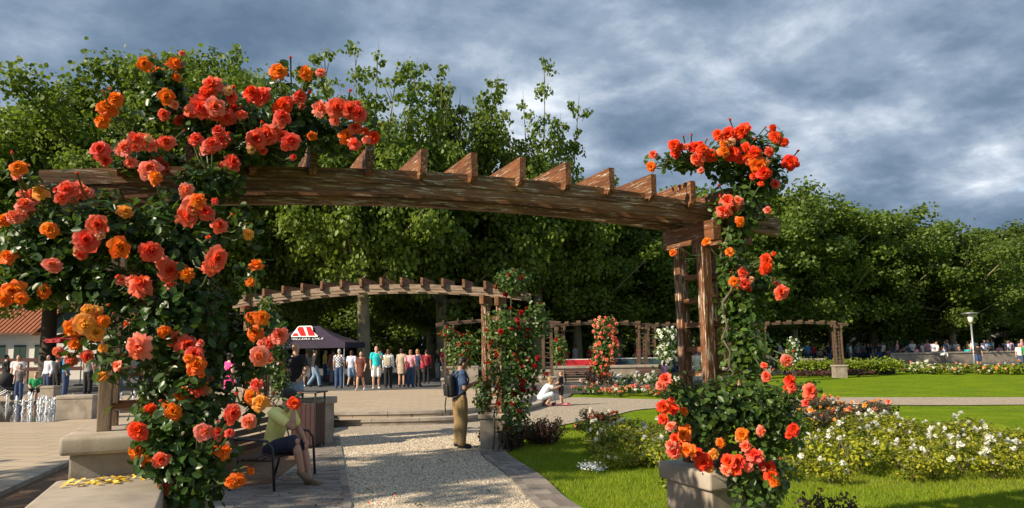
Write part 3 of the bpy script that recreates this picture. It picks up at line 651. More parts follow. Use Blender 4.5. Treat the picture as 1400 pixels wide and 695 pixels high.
# ------------------------------------------------------------------ climbing roses
K = {'r': 'red', 'd': 'deep', 'o': 'orange', 's': 'salmon', 'y': 'yellow'}
LB = [(197,87,12,'o'),(217,99,14,'o'),(240,86,13,'o'),(148,147,17,'o'),(158,134,12,'o'),(290,115,19,'r'),(284,128,15,'d'),(275,147,21,'r'),(262,152,16,'r'),(294,146,15,'s'),(311,162,15,'r'),
(344,127,16,'d'),(357,131,16,'r'),(381,97,15,'o'),(419,100,14,'o'),(386,145,17,'d'),(386,160,14,'r'),(438,148,17,'s'),(462,148,17,'r'),(477,150,16,'r'),(490,155,15,'r'),(474,187,13,'o'),(485,197,12,'r'),(511,187,12,'d'),
(228,133,12,'o'),(224,157,10,'r'),(316,132,11,'r'),(302,190,15,'r'),(290,197,15,'r'),(282,204,11,'s'),(268,190,12,'r'),(365,185,20,'r'),(350,190,15,'r'),(376,180,12,'s'),(398,193,15,'r'),(426,186,8,'o'),(318,223,16,'r'),(410,131,12,'r'),
(330,156,10,'r'),(245,165,9,'r'),(199,193,19,'r'),(170,202,17,'s'),(137,205,15,'r'),(186,190,13,'r'),(206,231,17,'s'),(222,226,15,'r'),(212,242,12,'o'),(26,228,14,'o'),(103,261,20,'r'),(92,258,14,'r'),(118,264,12,'s'),
(43,268,17,'s'),(34,280,15,'s'),(55,262,12,'y'),(266,282,20,'s'),(256,296,15,'r'),(281,290,14,'r'),(270,273,13,'o'),(300,308,13,'r'),(171,289,12,'y'),(68,314,13,'o'),(118,329,19,'r'),(134,308,15,'r'),(165,339,16,'o'),
(20,296,13,'s'),(4,300,12,'o'),(10,350,15,'o'),(72,362,14,'s'),(207,344,16,'r'),(221,358,14,'s'),(232,370,16,'r'),(255,374,12,'o'),(297,354,18,'r'),(288,366,13,'r'),(340,320,9,'y'),(351,362,11,'o'),(342,386,9,'o'),
(193,390,21,'r'),(180,384,13,'s'),(60,398,11,'o'),(18,398,16,'o'),(4,410,12,'o'),(127,430,14,'y'),(116,444,16,'y'),(131,455,15,'y'),(98,450,15,'o'),(142,440,9,'o'),(188,474,20,'s'),(225,454,12,'o'),(256,472,17,'r'),(265,486,15,'r'),
(268,500,13,'o'),(119,488,12,'r'),(97,494,11,'s'),(80,482,9,'s'),(160,500,9,'s'),(139,514,9,'y'),(270,531,14,'r'),(256,539,13,'o'),(244,540,12,'o'),(206,562,13,'d'),(238,563,14,'o'),(188,588,15,'d'),(186,616,12,'o'),(204,634,13,'o'),(220,629,13,'r'),
(222,671,13,'r'),(318,565,15,'r'),(279,591,13,'s'),(298,592,10,'r'),(307,618,13,'o'),(325,657,13,'o'),(316,660,9,'o'),(344,434,10,'o'),(358,434,11,'o'),(349,455,14,'o'),(382,459,13,'s'),(355,487,15,'s'),(366,470,11,'r'),(366,490,10,'r'),
(345,541,12,'o'),(356,550,12,'y'),(350,526,9,'r'),(340,577,11,'s'),(402,551,9,'d'),(314,592,7,'r')]
def pxblobs(L): 
    out = []
    for (x, y, rx, ry, Y, rd) in L: c = at(x, y, Y); out.append((c, (rx*Y/FPX, rd, ry*Y/FPX)))
    return out
lb = pxblobs([(245,330,62,80,4.45,.27),(240,440,78,85,4.4,.28),(255,545,68,85,4.3,.27),(268,640,50,62,4.2,.22),(70,335,72,66,4.35,.22),(140,310,60,55,4.3,.22),(60,385,52,30,4.3,.18),(140,400,48,42,4.35,.2),
(300,165,62,48,4.85,.22),(400,170,52,45,4.95,.2),(460,185,36,30,5.0,.16),(222,135,32,38,4.7,.14),(345,208,80,18,4.8,.2),(190,215,45,22,4.55,.16),(345,480,24,52,4.5,.14),(345,560,9,36,4.45,.08),(215,610,30,50,4.15,.14),(290,250,50,30,4.6,.2)])
def blooms_px(L, depthf): return [(at(x, y, depthf(x, y)), r*0.97*depthf(x, y)/FPX, K[k]) for (x, y, r, k) in L]
def ldepth(x, y):
    if y < 230 and x > 200: return 4.62+random.uniform(-.12, .12)
    return 4.08+random.uniform(-.12, .14)
base = a1(-0.1, -0.12); base.z = -0.02
lhang = [(at(150, 420, 4.3), at(95, 490, 4.15)), (at(165, 430, 4.3), at(140, 515, 4.1)), (at(200, 470, 4.3), at(160, 500, 4.1)), (at(225, 130, 4.7), at(205, 85, 4.6)), (at(235, 130, 4.7), at(240, 84, 4.6)), (at(390, 160, 4.9), at(382, 95, 4.8)), (at(425, 160, 4.9), at(420, 98, 4.8)), (at(190, 180, 4.6), at(148, 142, 4.5)),
         (at(330, 300, 4.4), at(342, 322, 4.3)), (at(345, 440, 4.5), at(385, 455, 4.4)), (at(475, 190, 5.0), at(512, 186, 4.95)), (at(60, 280, 4.3), at(26, 226, 4.2)), (at(60, 380, 4.3), at(8, 410, 4.2)), (at(330, 400, 4.4), at(352, 362, 4.3))]
rose_plant('climbing_rose', 'huge climbing rose with coral and orange blooms smothering the arch', 'rose', base, lb, 10500, 0.062, blooms_px(LB, ldepth), 'leaf_rose', 300,
           [(a1(-0.15, -.1), at(240, 420, 4.4), .02), (a1(-0.05, -.12), at(300, 200, 4.8), .02), (a1(-0.2, 0), at(200, 330, 4.45), .016), (at(200, 330, 4.45), at(60, 330, 4.35), .01), (at(250, 250, 4.6), at(440, 180, 4.95), .012), (a1(0, -.15), at(255, 560, 4.2), .015)], hang=lhang)
RB = [(1014,180,14,'d'),(996,183,13,'d'),(982,184,10,'d'),(1001,209,13,'d'),(990,207,10,'o'),(950,201,11,'d'),(953,218,13,'r'),(972,213,11,'d'),(961,204,9,'d'),(922,198,10,'d'),(923,208,9,'d'),(893,211,8,'r'),(890,228,8,'o'),(1037,226,13,'o'),(1044,236,13,'d'),(1032,209,12,'d'),(1022,216,10,'o'),
(1060,187,11,'d'),(1081,222,12,'d'),(1052,208,8,'r'),(995,274,14,'r'),(990,288,13,'r'),(1003,287,12,'s'),(965,330,8,'o'),(1012,303,8,'o'),(1048,356,10,'d'),(1048,366,10,'d'),(1016,373,9,'r'),(1010,390,11,'r'),(1018,388,10,'r'),(1004,385,8,'o'),(1068,399,12,'r'),(920,345,7,'o'),(997,344,8,'o'),(1060,252,8,'r'),(1050,288,7,'s'),
(909,518,11,'r'),(905,525,9,'s'),(1080,520,10,'d'),(1083,530,9,'r'),(1108,535,12,'r'),(1076,493,9,'s'),(1048,515,8,'r'),(1045,500,7,'r'),(1085,587,10,'d'),(907,556,11,'d'),(920,560,9,'d'),(935,562,8,'o'),(906,573,8,'d'),(917,583,8,'s'),(935,594,12,'o'),(925,602,12,'d'),(921,618,11,'r'),(940,616,11,'o'),(950,626,9,'s'),
(962,632,12,'d'),(970,640,8,'y'),(976,622,8,'y'),(996,631,13,'d'),(1008,632,12,'d'),(1032,623,14,'r'),(1023,640,9,'s'),(1049,638,12,'d'),(1055,650,12,'d'),(1058,658,9,'o'),(1015,594,10,'o'),(1041,590,8,'s'),(986,606,8,'o')]
rb = pxblobs([(1008,225,50,34,6.45,.28),(945,222,46,15,6.4,.16),(1042,245,34,34,6.5,.22),(1015,200,40,18,6.4,.2),(1008,290,36,40,6.35,.2),(1004,370,24,64,6.3,.13),(1045,395,30,22,6.4,.14),(1012,430,30,40,6.3,.16),(1000,560,78,50,6.1,.32),(950,585,38,38,6.0,.24),(1062,575,40,52,6.15,.26),(1035,655,42,48,5.9,.24),(930,550,20,32,6.1,.16),(1020,480,36,40,6.25,.2)])
base = a1(4.4, -0.35); base.z = -0.03
rose_plant('climbing_rose', 'scarlet climbing rose wrapping the ladder trellis above its square pedestal', 'rose', base, rb, 8200, 0.06, blooms_px(RB, lambda x, y: (6.15 if y < 420 else 5.74)+random.uniform(-.1, .1)), 'leaf_rose2', 300,
           [(base, at(1010, 640, 5.95), .016), (at(1010, 600, 6.1), at(990, 430, 6.2), .016), (at(990, 430, 6.2), at(1005, 280, 6.3), .013), (at(1030, 400, 6.3), at(1012, 340, 6.3), .007)],
           hang=[(at(960, 225, 6.4), at(890, 222, 6.3)), (at(1050, 230, 6.4), at(1082, 222, 6.35)), (at(1020, 395, 6.3), at(1070, 400, 6.25)), (at(1040, 220, 6.4), at(1062, 182, 6.4)), (at(1060, 545, 6.1), at(1110, 532, 6.0)), (at(930, 540, 6.1), at(905, 512, 6.0))])
def pillar_rose(label, specs, kinds, nb, nleaf, lsize, bloom_r, mk='leaf_rose2', parts=0, base=None, canes=True):
    bl = pxblobs(specs); Y = specs[0][4]; q = base or Vector((bl[0][0].x, Y, 0.0)); P, Nn = blob_points(bl, nb, 0.12)
    front = [(Vector(p), bloom_r*random.uniform(.75, 1.2), random.choice(kinds)) for p, n in zip(P, Nn) if n[1] < 0.35*np.linalg.norm(n)]
    cs = [(q+Vector((dx, 0, 0)), Vector(bl[i][0]), .018) for i, dx in ((0, -.1), (len(bl)//2, .1), (len(bl)-1, 0))] if canes else []
    return rose_plant('climbing_rose', label, 'rose', q, bl, nleaf, lsize, front, mk, parts, cs, meshes=SMALL)
p = a2(2.4, -0.25)
pillar_rose('crimson climbing rose on the leg of the second arch', [(700,385,26,20,14.35,.3),(690,450,34,32,14.0,.38),(735,440,20,30,14.1,.2),(696,510,34,36,14.0,.34),(703,560,24,30,13.95,.28),(660,540,14,26,14.0,.2),(722,500,22,40,14.0,.25)], ['crimson'], 80, 3600, 0.082, 0.055, 'leaf_rose2', 0, p)
pillar_rose('leafy climbing rose with few blooms on the arch leg behind the bin', [(366,430,16,26,15.3,.3),(376,480,18,34,15.2,.3),(384,520,14,24,15.1,.25)], ['orange', 'salmon'], 8, 1500, .085, .055)
pillar_rose('tall pillar rose covered in salmon blooms beside the green bench', [(828,448,18,16,31.5,.4),(828,478,20,22,31.5,.45),(820,500,15,14,31.5,.4)], ['salmon', 'salmon', 'red', 'peach'], 190, 1500, 0.13, 0.085)
pillar_rose('white climbing rose on a far pergola leg', [(912,458,16,10,34,.5),(912,482,15,18,34,.5)], ['white'], 130, 1000, 0.13, 0.085)
pillar_rose('white climbing rose by the far lawn pergola', [(1084,476,9,14,40,.5),(1084,490,8,8,40,.4)], ['white'], 60, 700, 0.14, 0.08)
pillar_rose('dark red climbing rose on the far arch behind the plaza wall', [(632,480,26,26,31,.5),(612,456,12,8,31,.3),(765,478,12,20,31,.4)], ['crimson'], 40, 1500, 0.13, 0.08)

# ------------------------------------------------------------------ rose beds
def bush_proto(nleaf, r, h, mk, lsize, seed):
    rg = np.random.default_rng(seed); k = 9; cs = [(rg.uniform(-r*.7, r*.7), rg.uniform(-r*.7, r*.7), rg.uniform(.3, .8)*h) for _ in range(k)]
    P, Nn = blob_points([(np.array(c), (r*.45, r*.45, h*.26)) for c in cs], nleaf, .6, rg); P[:, 2] = np.abs(P[:, 2])
    return leaf_mesh('foliage', P, Nn+np.array([0, 0, .7])+rg.normal(size=Nn.shape)*.5, rg.uniform(.7, 1.2, nleaf)*lsize, M[mk], rg), cs
def stems_mesh(r, h, seed, mat):
    rr = random.Random(seed); mb = MB()
    for _ in range(7): mb.tube([(rr.uniform(-.04, .04), rr.uniform(-.04, .04), -.03), (rr.uniform(-r, r)*.4, rr.uniform(-r, r)*.4, h*.5), (rr.uniform(-r, r)*.8, rr.uniform(-r, r)*.8, h*.9)], [.008, .006, .003], 4)
    return mb.mesh('stem', mat)
def bed(poly, label, group, kinds, spacing, mk, r=0.4, h=0.5, nleaf=420, lsize=0.06, nb=(3, 8), br=0.045, z=-0.03, seed=1):
    protos = [bush_proto(nleaf, r, h, mk, lsize, seed*10+i) for i in range(3)]; stm = [stems_mesh(r, h, seed+i, M['stem']) for i in range(3)]
    xs = [p[0] for p in poly]; ys = [p[1] for p in poly]; rr = random.Random(seed); y = min(ys); row = 0
    while y < max(ys):
        x = min(xs)+(spacing/2 if row % 2 else 0)
        while x < max(xs):
            q = (x+rr.uniform(-.2, .2)*spacing*1.4, y+rr.uniform(-.2, .2)*spacing*1.4)
            if inpoly(np.array([q]), poly)[0]:
                i = rr.randrange(3); s = rr.uniform(.62, 1.22); root = thing('rose_bush', (q[0], q[1], z), rr.uniform(0, 6.28), label, 'rose bush', group, s)
                tag(part('foliage', protos[i][0], root), kind='stuff'); part('stem', stm[i], root)
                for _ in range(rr.randint(*nb)):
                    c = rr.choice(protos[i][1]); a = rr.uniform(0, 6.28); p = (c[0]+r*.4*math.cos(a), c[1]+r*.4*math.sin(a), c[2]+h*rr.uniform(.08, .36))
                    d = Vector((math.cos(a)*.5+rr.uniform(-.3, .3), math.sin(a)*.5+rr.uniform(-.3, .3), .9))
                    part('rose_bloom', rr.choice(SMALL[rr.choice(kinds)]), root, p, Vector((0, 0, 1)).rotation_difference(d.normalized()), br*rr.uniform(.65, 1.25))
            x += spacing
        y += spacing*.87; row += 1
WP = [xy(1040, 664), xy(1130, 664), xy(1400, 668), (9.5, 11.5), xy(1400, 612), xy(1330, 600), xy(1230, 592), xy(1060, 590)]
sheet('flower_bed', [(x, y) for x, y in WP], -0.022, M['soil'])
bed(WP, 'bushy rose with white blooms in the bed beyond the square pedestal', 'white roses in the large bed', ['white'], 0.78, 'leaf_bed', .43, .46, 640, .058, (1, 8), .052, seed=3)
WL = [xy(815, 640), xy(925, 655), xy(930, 606), xy(870, 588), xy(800, 598)]
bed(WL, 'low white rose bush on the lawn near the barberry', 'white roses near the path', ['white'], 0.64, 'leaf_bed', .40, .42, 520, .055, (0, 5), .052, seed=4)
bed([xy(786, 592), xy(832, 592), xy(838, 582), xy(792, 582)], 'small dark bush of orange and pale roses at the lawn edge', 'orange roses at the lawn edge', ['orange', 'red', 'peach', 'white'], 0.6, 'leaf_beddark', .36, .46, 320, .07, (4, 8), .055, seed=5)
bed([xy(1085, 592), xy(1215, 588), xy(1205, 572), xy(1080, 568)], 'dark leaved rose bush with apricot blooms behind the white bed', 'apricot roses behind the white bed', ['peach', 'peach', 'yellow', 'salmon', 'white'], 0.7, 'leaf_beddark', .42, .5, 380, .075, (4, 9), .065, seed=6)
bed([xy(795, 541), xy(930, 546.5), xy(930, 539), xy(800, 535)], 'low rose bush with peach blooms across the walk', 'peach roses across the walk', ['peach', 'peach', 'white', 'salmon', 'peach'], 0.9, 'leaf_rose2', .5, .42, 260, .11, (7, 12), .085, seed=7)
bed([xy(800, 534.5), xy(930, 538), xy(930, 530), xy(810, 528)], 'low rose bush with white blooms behind the peach roses', 'white roses behind the peach roses', ['white'], 0.9, 'leaf_rose2', .5, .62, 260, .11, (7, 12), .085, seed=8)
bed([xy(1245, 512), xy(1400, 512), xy(1420, 507), xy(1240, 507)], 'low pale rose bush along the far edge of the lawn', 'pale roses along the far lawn', ['white', 'peach', 'white', 'white', 'yellow'], 1.3, 'leaf_hedge', .8, .55, 240, .2, (4, 8), .11, seed=9)
# shrubs
def shrub(name, label, loc, r, h, n, lsize, mk, group=None, spiky=False, parts=None):
    root = thing(name, loc, random.uniform(0, 6), label, 'shrub', group); rg = np.random.default_rng(int(abs(loc[0]*100))+3)
    cs = [(rg.uniform(-r*.6, r*.6), rg.uniform(-r*.6, r*.6), rg.uniform(.25, .75)*h) for _ in range(14)]
    P, Nn = blob_points([(np.array(c), (r*.38, r*.38, h*.3)) for c in cs], n, .6, rg); mb = MB()
    if spiky:
        Q = []; 
        for _ in range(int(n/26)):
            a = rg.uniform(0, 6.28); rr = r*rg.random()**.6; top = Vector((rr*math.cos(a)*1.1, rr*math.sin(a)*1.1, h*rg.uniform(.6, 1.05))); b0 = Vector((rr*.5*math.cos(a), rr*.5*math.sin(a), 0))
            mb.tube([b0, b0.lerp(top, .5), top], [.008, .006, .002], 4)
            for f in rg.random(26): Q.append(b0.lerp(top, .15+.85*f)+Vector(rg.normal(0, .022, 3)))
        P = np.array(Q); Nn = rg.normal(0, 1, P.shape)
    P[:, 2] = np.abs(P[:, 2])
    tag(part('foliage', leaf_mesh('foliage', P, Nn+rg.normal(size=Nn.shape)*.5+np.array([0, 0, .5]), rg.uniform(.7, 1.2, len(P))*lsize, M[mk], rg), root), kind='stuff')
    if not spiky:
        for _ in range(6): mb.tube([(rg.uniform(-.05, .05), rg.uniform(-.05, .05), -.02), (rg.uniform(-r, r)*.5, rg.uniform(-r, r)*.5, h*.7)], [.014, .006], 5)
    mb.build('stem', M['stem'], root); return root
q = on(742, 608); shrub('barberry_shrub', 'dark red barberry shrub on the lawn beside the pedestal', (q.x, q.y+.2, -.03), .48, .52, 2600, .05, 'leaf_barb', None, True)
q = on(701, 614); shrub('barberry_shrub', 'dark red barberry growing against the foot of the stone pedestal', (q.x, q.y, -.03), .34, .55, 1600, .05, 'leaf_barb', None, True)
q = on(662, 606); shrub('barberry_shrub', 'small dark barberry sprig beside the standing man', (q.x, q.y, -.03), .16, .36, 300, .05, 'leaf_barb', None, True)
shrub('barberry_shrub', 'dark spiky barberry below the scarlet rose', (3.02, 7.55, -.03), .30, .44, 1300, .045, 'leaf_barb', None, True)
q = on(795, 523); shrub('barberry_shrub', 'dark red shrub in front of the far bench', (q.x, 33, 0), .7, .9, 1200, .1, 'leaf_barb', None, True)
for i, (px, py, r) in enumerate([(900, 640, .3), (925, 668, .28)]):
    q = on(px, py); shrub('leafy_shrub', ['low green leafy clump in front of the white roses', 'low green leafy clump beside the square pedestal'][i], (q.x, q.y, -.03), r, .42, 900, .06, 'leaf_hedge')
root = thing('hedge', on(1160, 513), 0, 'low clipped green hedge along the far side of the lawn', 'hedge'); base = np.array(root.location)
P = []; a, c = on(1080, 514), on(1238, 512)
for i in range(7000):
    f = rng.random(); q = a.lerp(c, f); P.append((q.x, q.y+rng.uniform(0, 2.2), abs(rng.normal(.55, .16))))
P = np.array(P)-base; tag(part('foliage', leaf_mesh('foliage', P, rng.normal(0, .7, P.shape)+np.array([0, -.4, .8]), rng.uniform(.12, .2, len(P)), M['leaf_hedge']), root), kind='stuff')
MB().box((0, 1.3, .2), (float((c-a).length)-.5, 1.6, .4), None, .1).build('branches', M['barkd'], root)
q = on(1130, 515); P = np.column_stack([rng.uniform(-2.6, 2.6, 900), rng.uniform(-.4, .4, 900), np.abs(rng.normal(.22, .08, 900))])
root = thing('flower_strip', (q.x, q.y-.4, 0), 0, 'strip of dark red bedding plants before the hedge', 'flower bed'); tag(part('foliage', leaf_mesh('foliage', P, rng.normal(0, .7, P.shape)+np.array([0, -.4, .8]), rng.uniform(.1, .16, 900), M['leaf_barb']), root), kind='stuff')
# white petals lying on the lawn
c = on(812, 642); P = np.column_stack([rng.normal(c.x, .11, 170), rng.normal(c.y, .2, 170), np.full(170, .03)]); P[:, 2] += rng.uniform(0, .05, 170)
o = bpy.data.objects.new('fallen_petals', leaf_mesh('fallen_petals', P, np.tile([0, -.3, 1.0], (170, 1))+rng.normal(0, .3, (170, 3)), rng.uniform(.025, .045, 170), M['white'], wide=1.5)); put(o)
tag(o, 'patch of small white flowers in the lawn grass', 'flowers', kind='stuff')
# ------------------------------------------------------------------ trees
def tree_proto(H, R, crown0, nleaf, lsize, mk, barkk, seed, shoots=False, trunk_r=0.38):
    rg = np.random.default_rng(seed); rr = random.Random(seed); mb = MB(); cl = []
    lean = Vector((rr.uniform(-.4, .4), rr.uniform(-.4, .4), 0)); zt = H*(.53 if shoots else .8)
    tp = [Vector((0, 0, -.1)), Vector((0, 0, .4)), lean*.2+Vector((0, 0, H*.2)), lean*.6+Vector((0, 0, H*.45)), lean+Vector((0, 0, zt))]
    mb.tube(tp, [trunk_r*1.35, trunk_r, trunk_r*.85, trunk_r*.6, trunk_r*.12], 10)
    nl = 30
    for i in range(nl):
        f = i/(nl-1); z0 = crown0*.75+(zt-crown0*.75)*f; a = i*2.4+rr.uniform(-.4, .4)
        prof = math.sin(math.pi*min(1, (.20+.80*f)**.9))**.6 if not shoots else (math.sin(math.pi*min(1, .22+.7*f))**.7)
        L = R*max(.25, prof)*rr.uniform(.75, 1.12); up = (.15+(.35 if shoots else .7)*f)*L+(rr.uniform(0, 1.2))
        b0 = tp[2].lerp(tp[4], max(0, (z0-H*.2)/(zt-H*.2))) if z0 > H*.2 else Vector((0, 0, z0)); b0 = Vector((b0.x, b0.y, z0))
        e = b0+Vector((math.cos(a)*L, math.sin(a)*L, up)); md = b0.lerp(e, .5)+Vector((0, 0, -.12*L))
        mb.tube([b0, md, e], [trunk_r*.34*(1-.6*f), trunk_r*.2, .03], 6)
        for g in (.45, .7, .9, 1.05):
            c = (b0.lerp(md, g*2) if g < .5 else md.lerp(e, (g-.5)*2)); 
            for _ in range(2): cl.append((c+Vector(rg.normal(0, .55, 3))*(1, .9)[g > .9], rr.uniform(.45, 1.15)*R/5.0))
    if shoots:
        for i in range(11):
            a = rr.uniform(0, 6.28); q = R*.62*rr.random(); b0 = Vector((q*math.cos(a), q*math.sin(a), H*rr.uniform(.44, .56))); e = Vector((b0.x*1.5+rr.uniform(-.5, .5), b0.y*1.5, H*rr.uniform(.66, 1.0)))
            mb.tube([b0, b0.lerp(e, .5)+Vector((rr.uniform(-.2, .2), 0, 0)), e], [.08, .05, .012], 5)
            k = 11
            for j in range(k): cl.append((b0.lerp(e, j/k)+Vector(rg.normal(0, .30, 3)), rr.uniform(.5, 1.15)*(1-.55*j/k)))
            for _ in range(3):
                f = rr.uniform(.3, .9); s0 = b0.lerp(e, f); s1 = s0+Vector((rr.uniform(-1, 1), rr.uniform(-1, 1), rr.uniform(.4, 1.2))); mb.tube([s0, s1], [.025, .006], 4); cl.append((s1, .35))
    else:
        for i in range(16):
            a = rr.uniform(0, 6.28); q = R*.6*rr.random(); c = Vector((q*math.cos(a), q*math.sin(a), H*rr.uniform(.78, .97))); cl.append((c, rr.uniform(.45, .95)))
            mb.tube([Vector((c.x*.6, c.y*.6, H*.7)), c+Vector((0, 0, .3))], [.06, .008], 5)
    w = np.array([r*r for _, r in cl]); cnt = rg.multinomial(nleaf, w/w.sum()); P = []; Nn = []
    for (c, r), k in zip(cl, cnt):
        d = rg.normal(size=(k, 3)); d /= np.linalg.norm(d, axis=1, keepdims=True); q = rg.random(k)**.55*(1+.25*rg.normal(size=k)*(rg.random(k) < .4))
        P.append(np.array(c)+d*(q*r)[:, None]*np.array([1.15, 1.15, .8])); Nn.append(d)
    P = np.vstack(P); Nn = np.vstack(Nn)+np.array([0, 0, .35])+rg.normal(size=P.shape)*.8
    crown = leaf_mesh('crown', P, Nn, rg.uniform(.65, 1.25, len(P))*lsize, M[mk], rg, 1.35)
    return mb.mesh('trunk', M[barkk], True), crown, H
TP = [tree_proto(17, 5.2, 6.0, 38000, .235, 'leaf_tree', 'bark', 1, True, .42), tree_proto(17, 5.4, 4.2, 38000, .235, 'leaf_tree', 'bark', 2, True, .40),
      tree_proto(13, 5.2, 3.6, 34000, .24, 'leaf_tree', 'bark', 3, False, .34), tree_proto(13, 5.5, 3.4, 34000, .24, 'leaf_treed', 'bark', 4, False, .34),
      tree_proto(15, 5.6, 6.2, 38000, .225, 'leaf_tree', 'barkd', 5, False, .42)]
def tree(i, X, Y, H, label, group, wide=1.0, rz=None, z=PZ):
    tm, cm, h0 = TP[i]; s = H/h0; root = thing('plane_tree', (X, Y, z), random.uniform(0, 6.28) if rz is None else rz, label, 'tree', group, (s*wide, s*wide, s))
    part('trunk', tm, root); part('crown', cm, root); return root
def tree_px(i, px, Y, top, label, group, wide=1.0, rz=None):
    q = at(px, 480, Y); H = at(px, top, Y).z-PZ; return tree(i, q.x, Y, H, label, group, wide, rz)
GL = 'row of plane trees behind the plaza'
tree_px(0, 498, 38, 34, 'tall plane tree with stout mottled trunk behind the strolling crowd', GL, .78, 1.0)
tree_px(1, 606, 43, 42, 'tall plane tree with upright shoots behind the second arch', GL, .78, 2.2)
tree_px(0, 735, 44, 92, 'plane tree rising above the middle of the big arch', GL, .74, 4.0)
tree_px(1, 425, 47, 80, 'plane tree behind the purple canopy tent', GL, .72, 5.1)
tree_px(4, 290, 40, 96, 'broad leafy tree behind the coral rose', 'trees by the house', .72, .5)
tree_px(4, 205, 37, 82, 'tallest leafy tree above the coral rose', 'trees by the house', .95, 2.1)
tree_px(4, 66, 39, 150, 'dark trunked tree in front of the white house', 'trees by the house', 1.05, 3.3)
tree_px(4, -40, 33, 168, 'leafy tree at the end of the white house', 'trees by the house', 1.0, 4.0)
GR = 'long row of plane trees beyond the lawn'
for i, (px, Y, top) in enumerate([(590, 52, 260), (668, 50, 240), (790, 48, 262), (845, 51, 272), (905, 53, 268), (968, 55, 262), (1030, 56, 272), (1085, 58, 268), (1140, 60, 282), (1195, 62, 292), (1250, 63, 308), (1303, 60, 322), (1352, 66, 330), (1400, 68, 338), (1450, 70, 345)]):
    tree_px(2+i % 2, px, Y, top, {668: 'plane tree behind the crimson rose pillar', 790: 'plane tree behind the stall with the red cloth', 845: 'plane tree behind the salmon pillar rose', 905: 'plane tree behind the white climbing rose', 1085: 'plane tree above the far lawn pergola', 1250: 'plane tree in front of the silver car', 1303: 'plane tree with pale trunk beside the street lamp', 1352: 'plane tree by the white tent past the street lamp'}.get(px, 'plane tree in the dense row beyond the lawn'), GR, 1.12)
GB = 'trees further back behind the rows'
for i, px in enumerate(range(-120, 1560, 92)):
    if 0 < px < 140: continue
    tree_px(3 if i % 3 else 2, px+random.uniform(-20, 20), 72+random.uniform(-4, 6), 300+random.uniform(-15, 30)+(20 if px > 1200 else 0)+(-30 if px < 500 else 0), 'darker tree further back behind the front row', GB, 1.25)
# off to the left, out of view, a park tree that shades the bench and paving
TP.append(tree_proto(11, 2.3, 7.4, 9000, .2, 'leaf_tree', 'bark', 9, False, .2)); tree(5, -14.2, 5.0, 11, 'slender park tree beside the plaza', None, 1.0, 1.0)
# undergrowth closing the view below the crowns
P = []; Nn = []
for k in range(26000):
    x = rng.uniform(-75, 95); P.append((x, 86+rng.normal(0, 1.5)+.25*max(0, x), abs(rng.normal(0, 2.6)))); 
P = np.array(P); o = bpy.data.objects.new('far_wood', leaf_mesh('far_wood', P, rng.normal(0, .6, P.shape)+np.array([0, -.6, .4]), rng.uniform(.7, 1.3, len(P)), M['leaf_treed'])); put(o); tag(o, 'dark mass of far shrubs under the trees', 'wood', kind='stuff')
# ------------------------------------------------------------------ people
def skinm(c): return plain('skin_%d' % int(c[0]*1000), c, 0.55, 0.08, 8)
def cloth(c): return plain('cloth_%d_%d_%d' % tuple(int(x*1000) for x in c), c, 0.85, 0.18, 14, bumps=0.15)
SK1, SK2, SK3 = (0.52, 0.30, 0.20), (0.42, 0.22, 0.14), (0.30, 0.16, 0.10)
BLACK, NAVY, JEAN, LJEAN, WHITE, KHAKI, GREY = (0.012, 0.012, 0.014), (0.022, 0.04, 0.10), (0.035, 0.07, 0.16), (0.20, 0.30, 0.42), (0.78, 0.77, 0.74), (0.30, 0.20, 0.085), (0.25, 0.25, 0.26)
RED, AQUA, TAN, BROWN, BLUE, GREEN, YEL, PINK, LILAC, ORANGE = (0.45, 0.02, 0.03), (0.02, 0.55, 0.60), (0.42, 0.33, 0.25), (0.10, 0.028, 0.02), (0.03, 0.25, 0.55), (0.02, 0.30, 0.10), (0.80, 0.70, 0.22), (0.75, 0.35, 0.40), (0.58, 0.58, 0.75), (0.6, 0.2, 0.03)
def remesh(mb, voxel, smooth=4, name='body'):
    me = mesh_from('tmp', mb.V, mb.F); bm = bmesh.new(); bm.from_mesh(me); bmesh.ops.recalc_face_normals(bm, faces=bm.faces); bm.to_mesh(me); bm.free()
    o = bpy.data.objects.new('tmp', me); COL.objects.link(o)
    r = o.modifiers.new('r', 'REMESH'); r.mode = 'VOXEL'; r.voxel_size = voxel; r.use_smooth_shade = True
    s = o.modifiers.new('s', 'SMOOTH'); s.factor = 0.5; s.iterations = smooth
    dg = bpy.context.evaluated_depsgraph_get(); out = bpy.data.meshes.new_from_object(o.evaluated_get(dg), depsgraph=dg); out.name = name
    bpy.data.objects.remove(o); bpy.data.meshes.remove(me); out.polygons.foreach_set('use_smooth', [True]*len(out.polygons)); return out
BULK = [1.0]
def limb(mb, pts, rad, seg=10):
    rad = [r*(BULK[0] if r > .03 else 1) for r in rad]
    mb.tube(pts, rad, seg)
    for p, r in zip(pts, rad): mb.ball(p, r*1.0, 8, 6)
def loft(mb, rings, lat, seg=14):           # rings: (centre, half width along lat, half depth)
    V = []; n = len(rings); lat = Vector(lat).normalized()
    for i, (c, rx, ry) in enumerate(rings):
        c = Vector(c); t = (Vector(rings[min(i+1, n-1)][0])-Vector(rings[max(i-1, 0)][0])).normalized(); a = (lat-t*lat.dot(t)).normalized(); b2 = t.cross(a)
        for k in range(seg): th = 6.28318*k/seg; V.append(c+a*rx*math.cos(th)+b2*ry*math.sin(th))
    F = [(i*seg+k, i*seg+(k+1) % seg, (i+1)*seg+(k+1) % seg, (i+1)*seg+k) for i in range(n-1) for k in range(seg)]+[tuple(range(seg))[::-1], tuple(range((n-1)*seg, n*seg))]
    mb.add(V, F)
POSES = {}
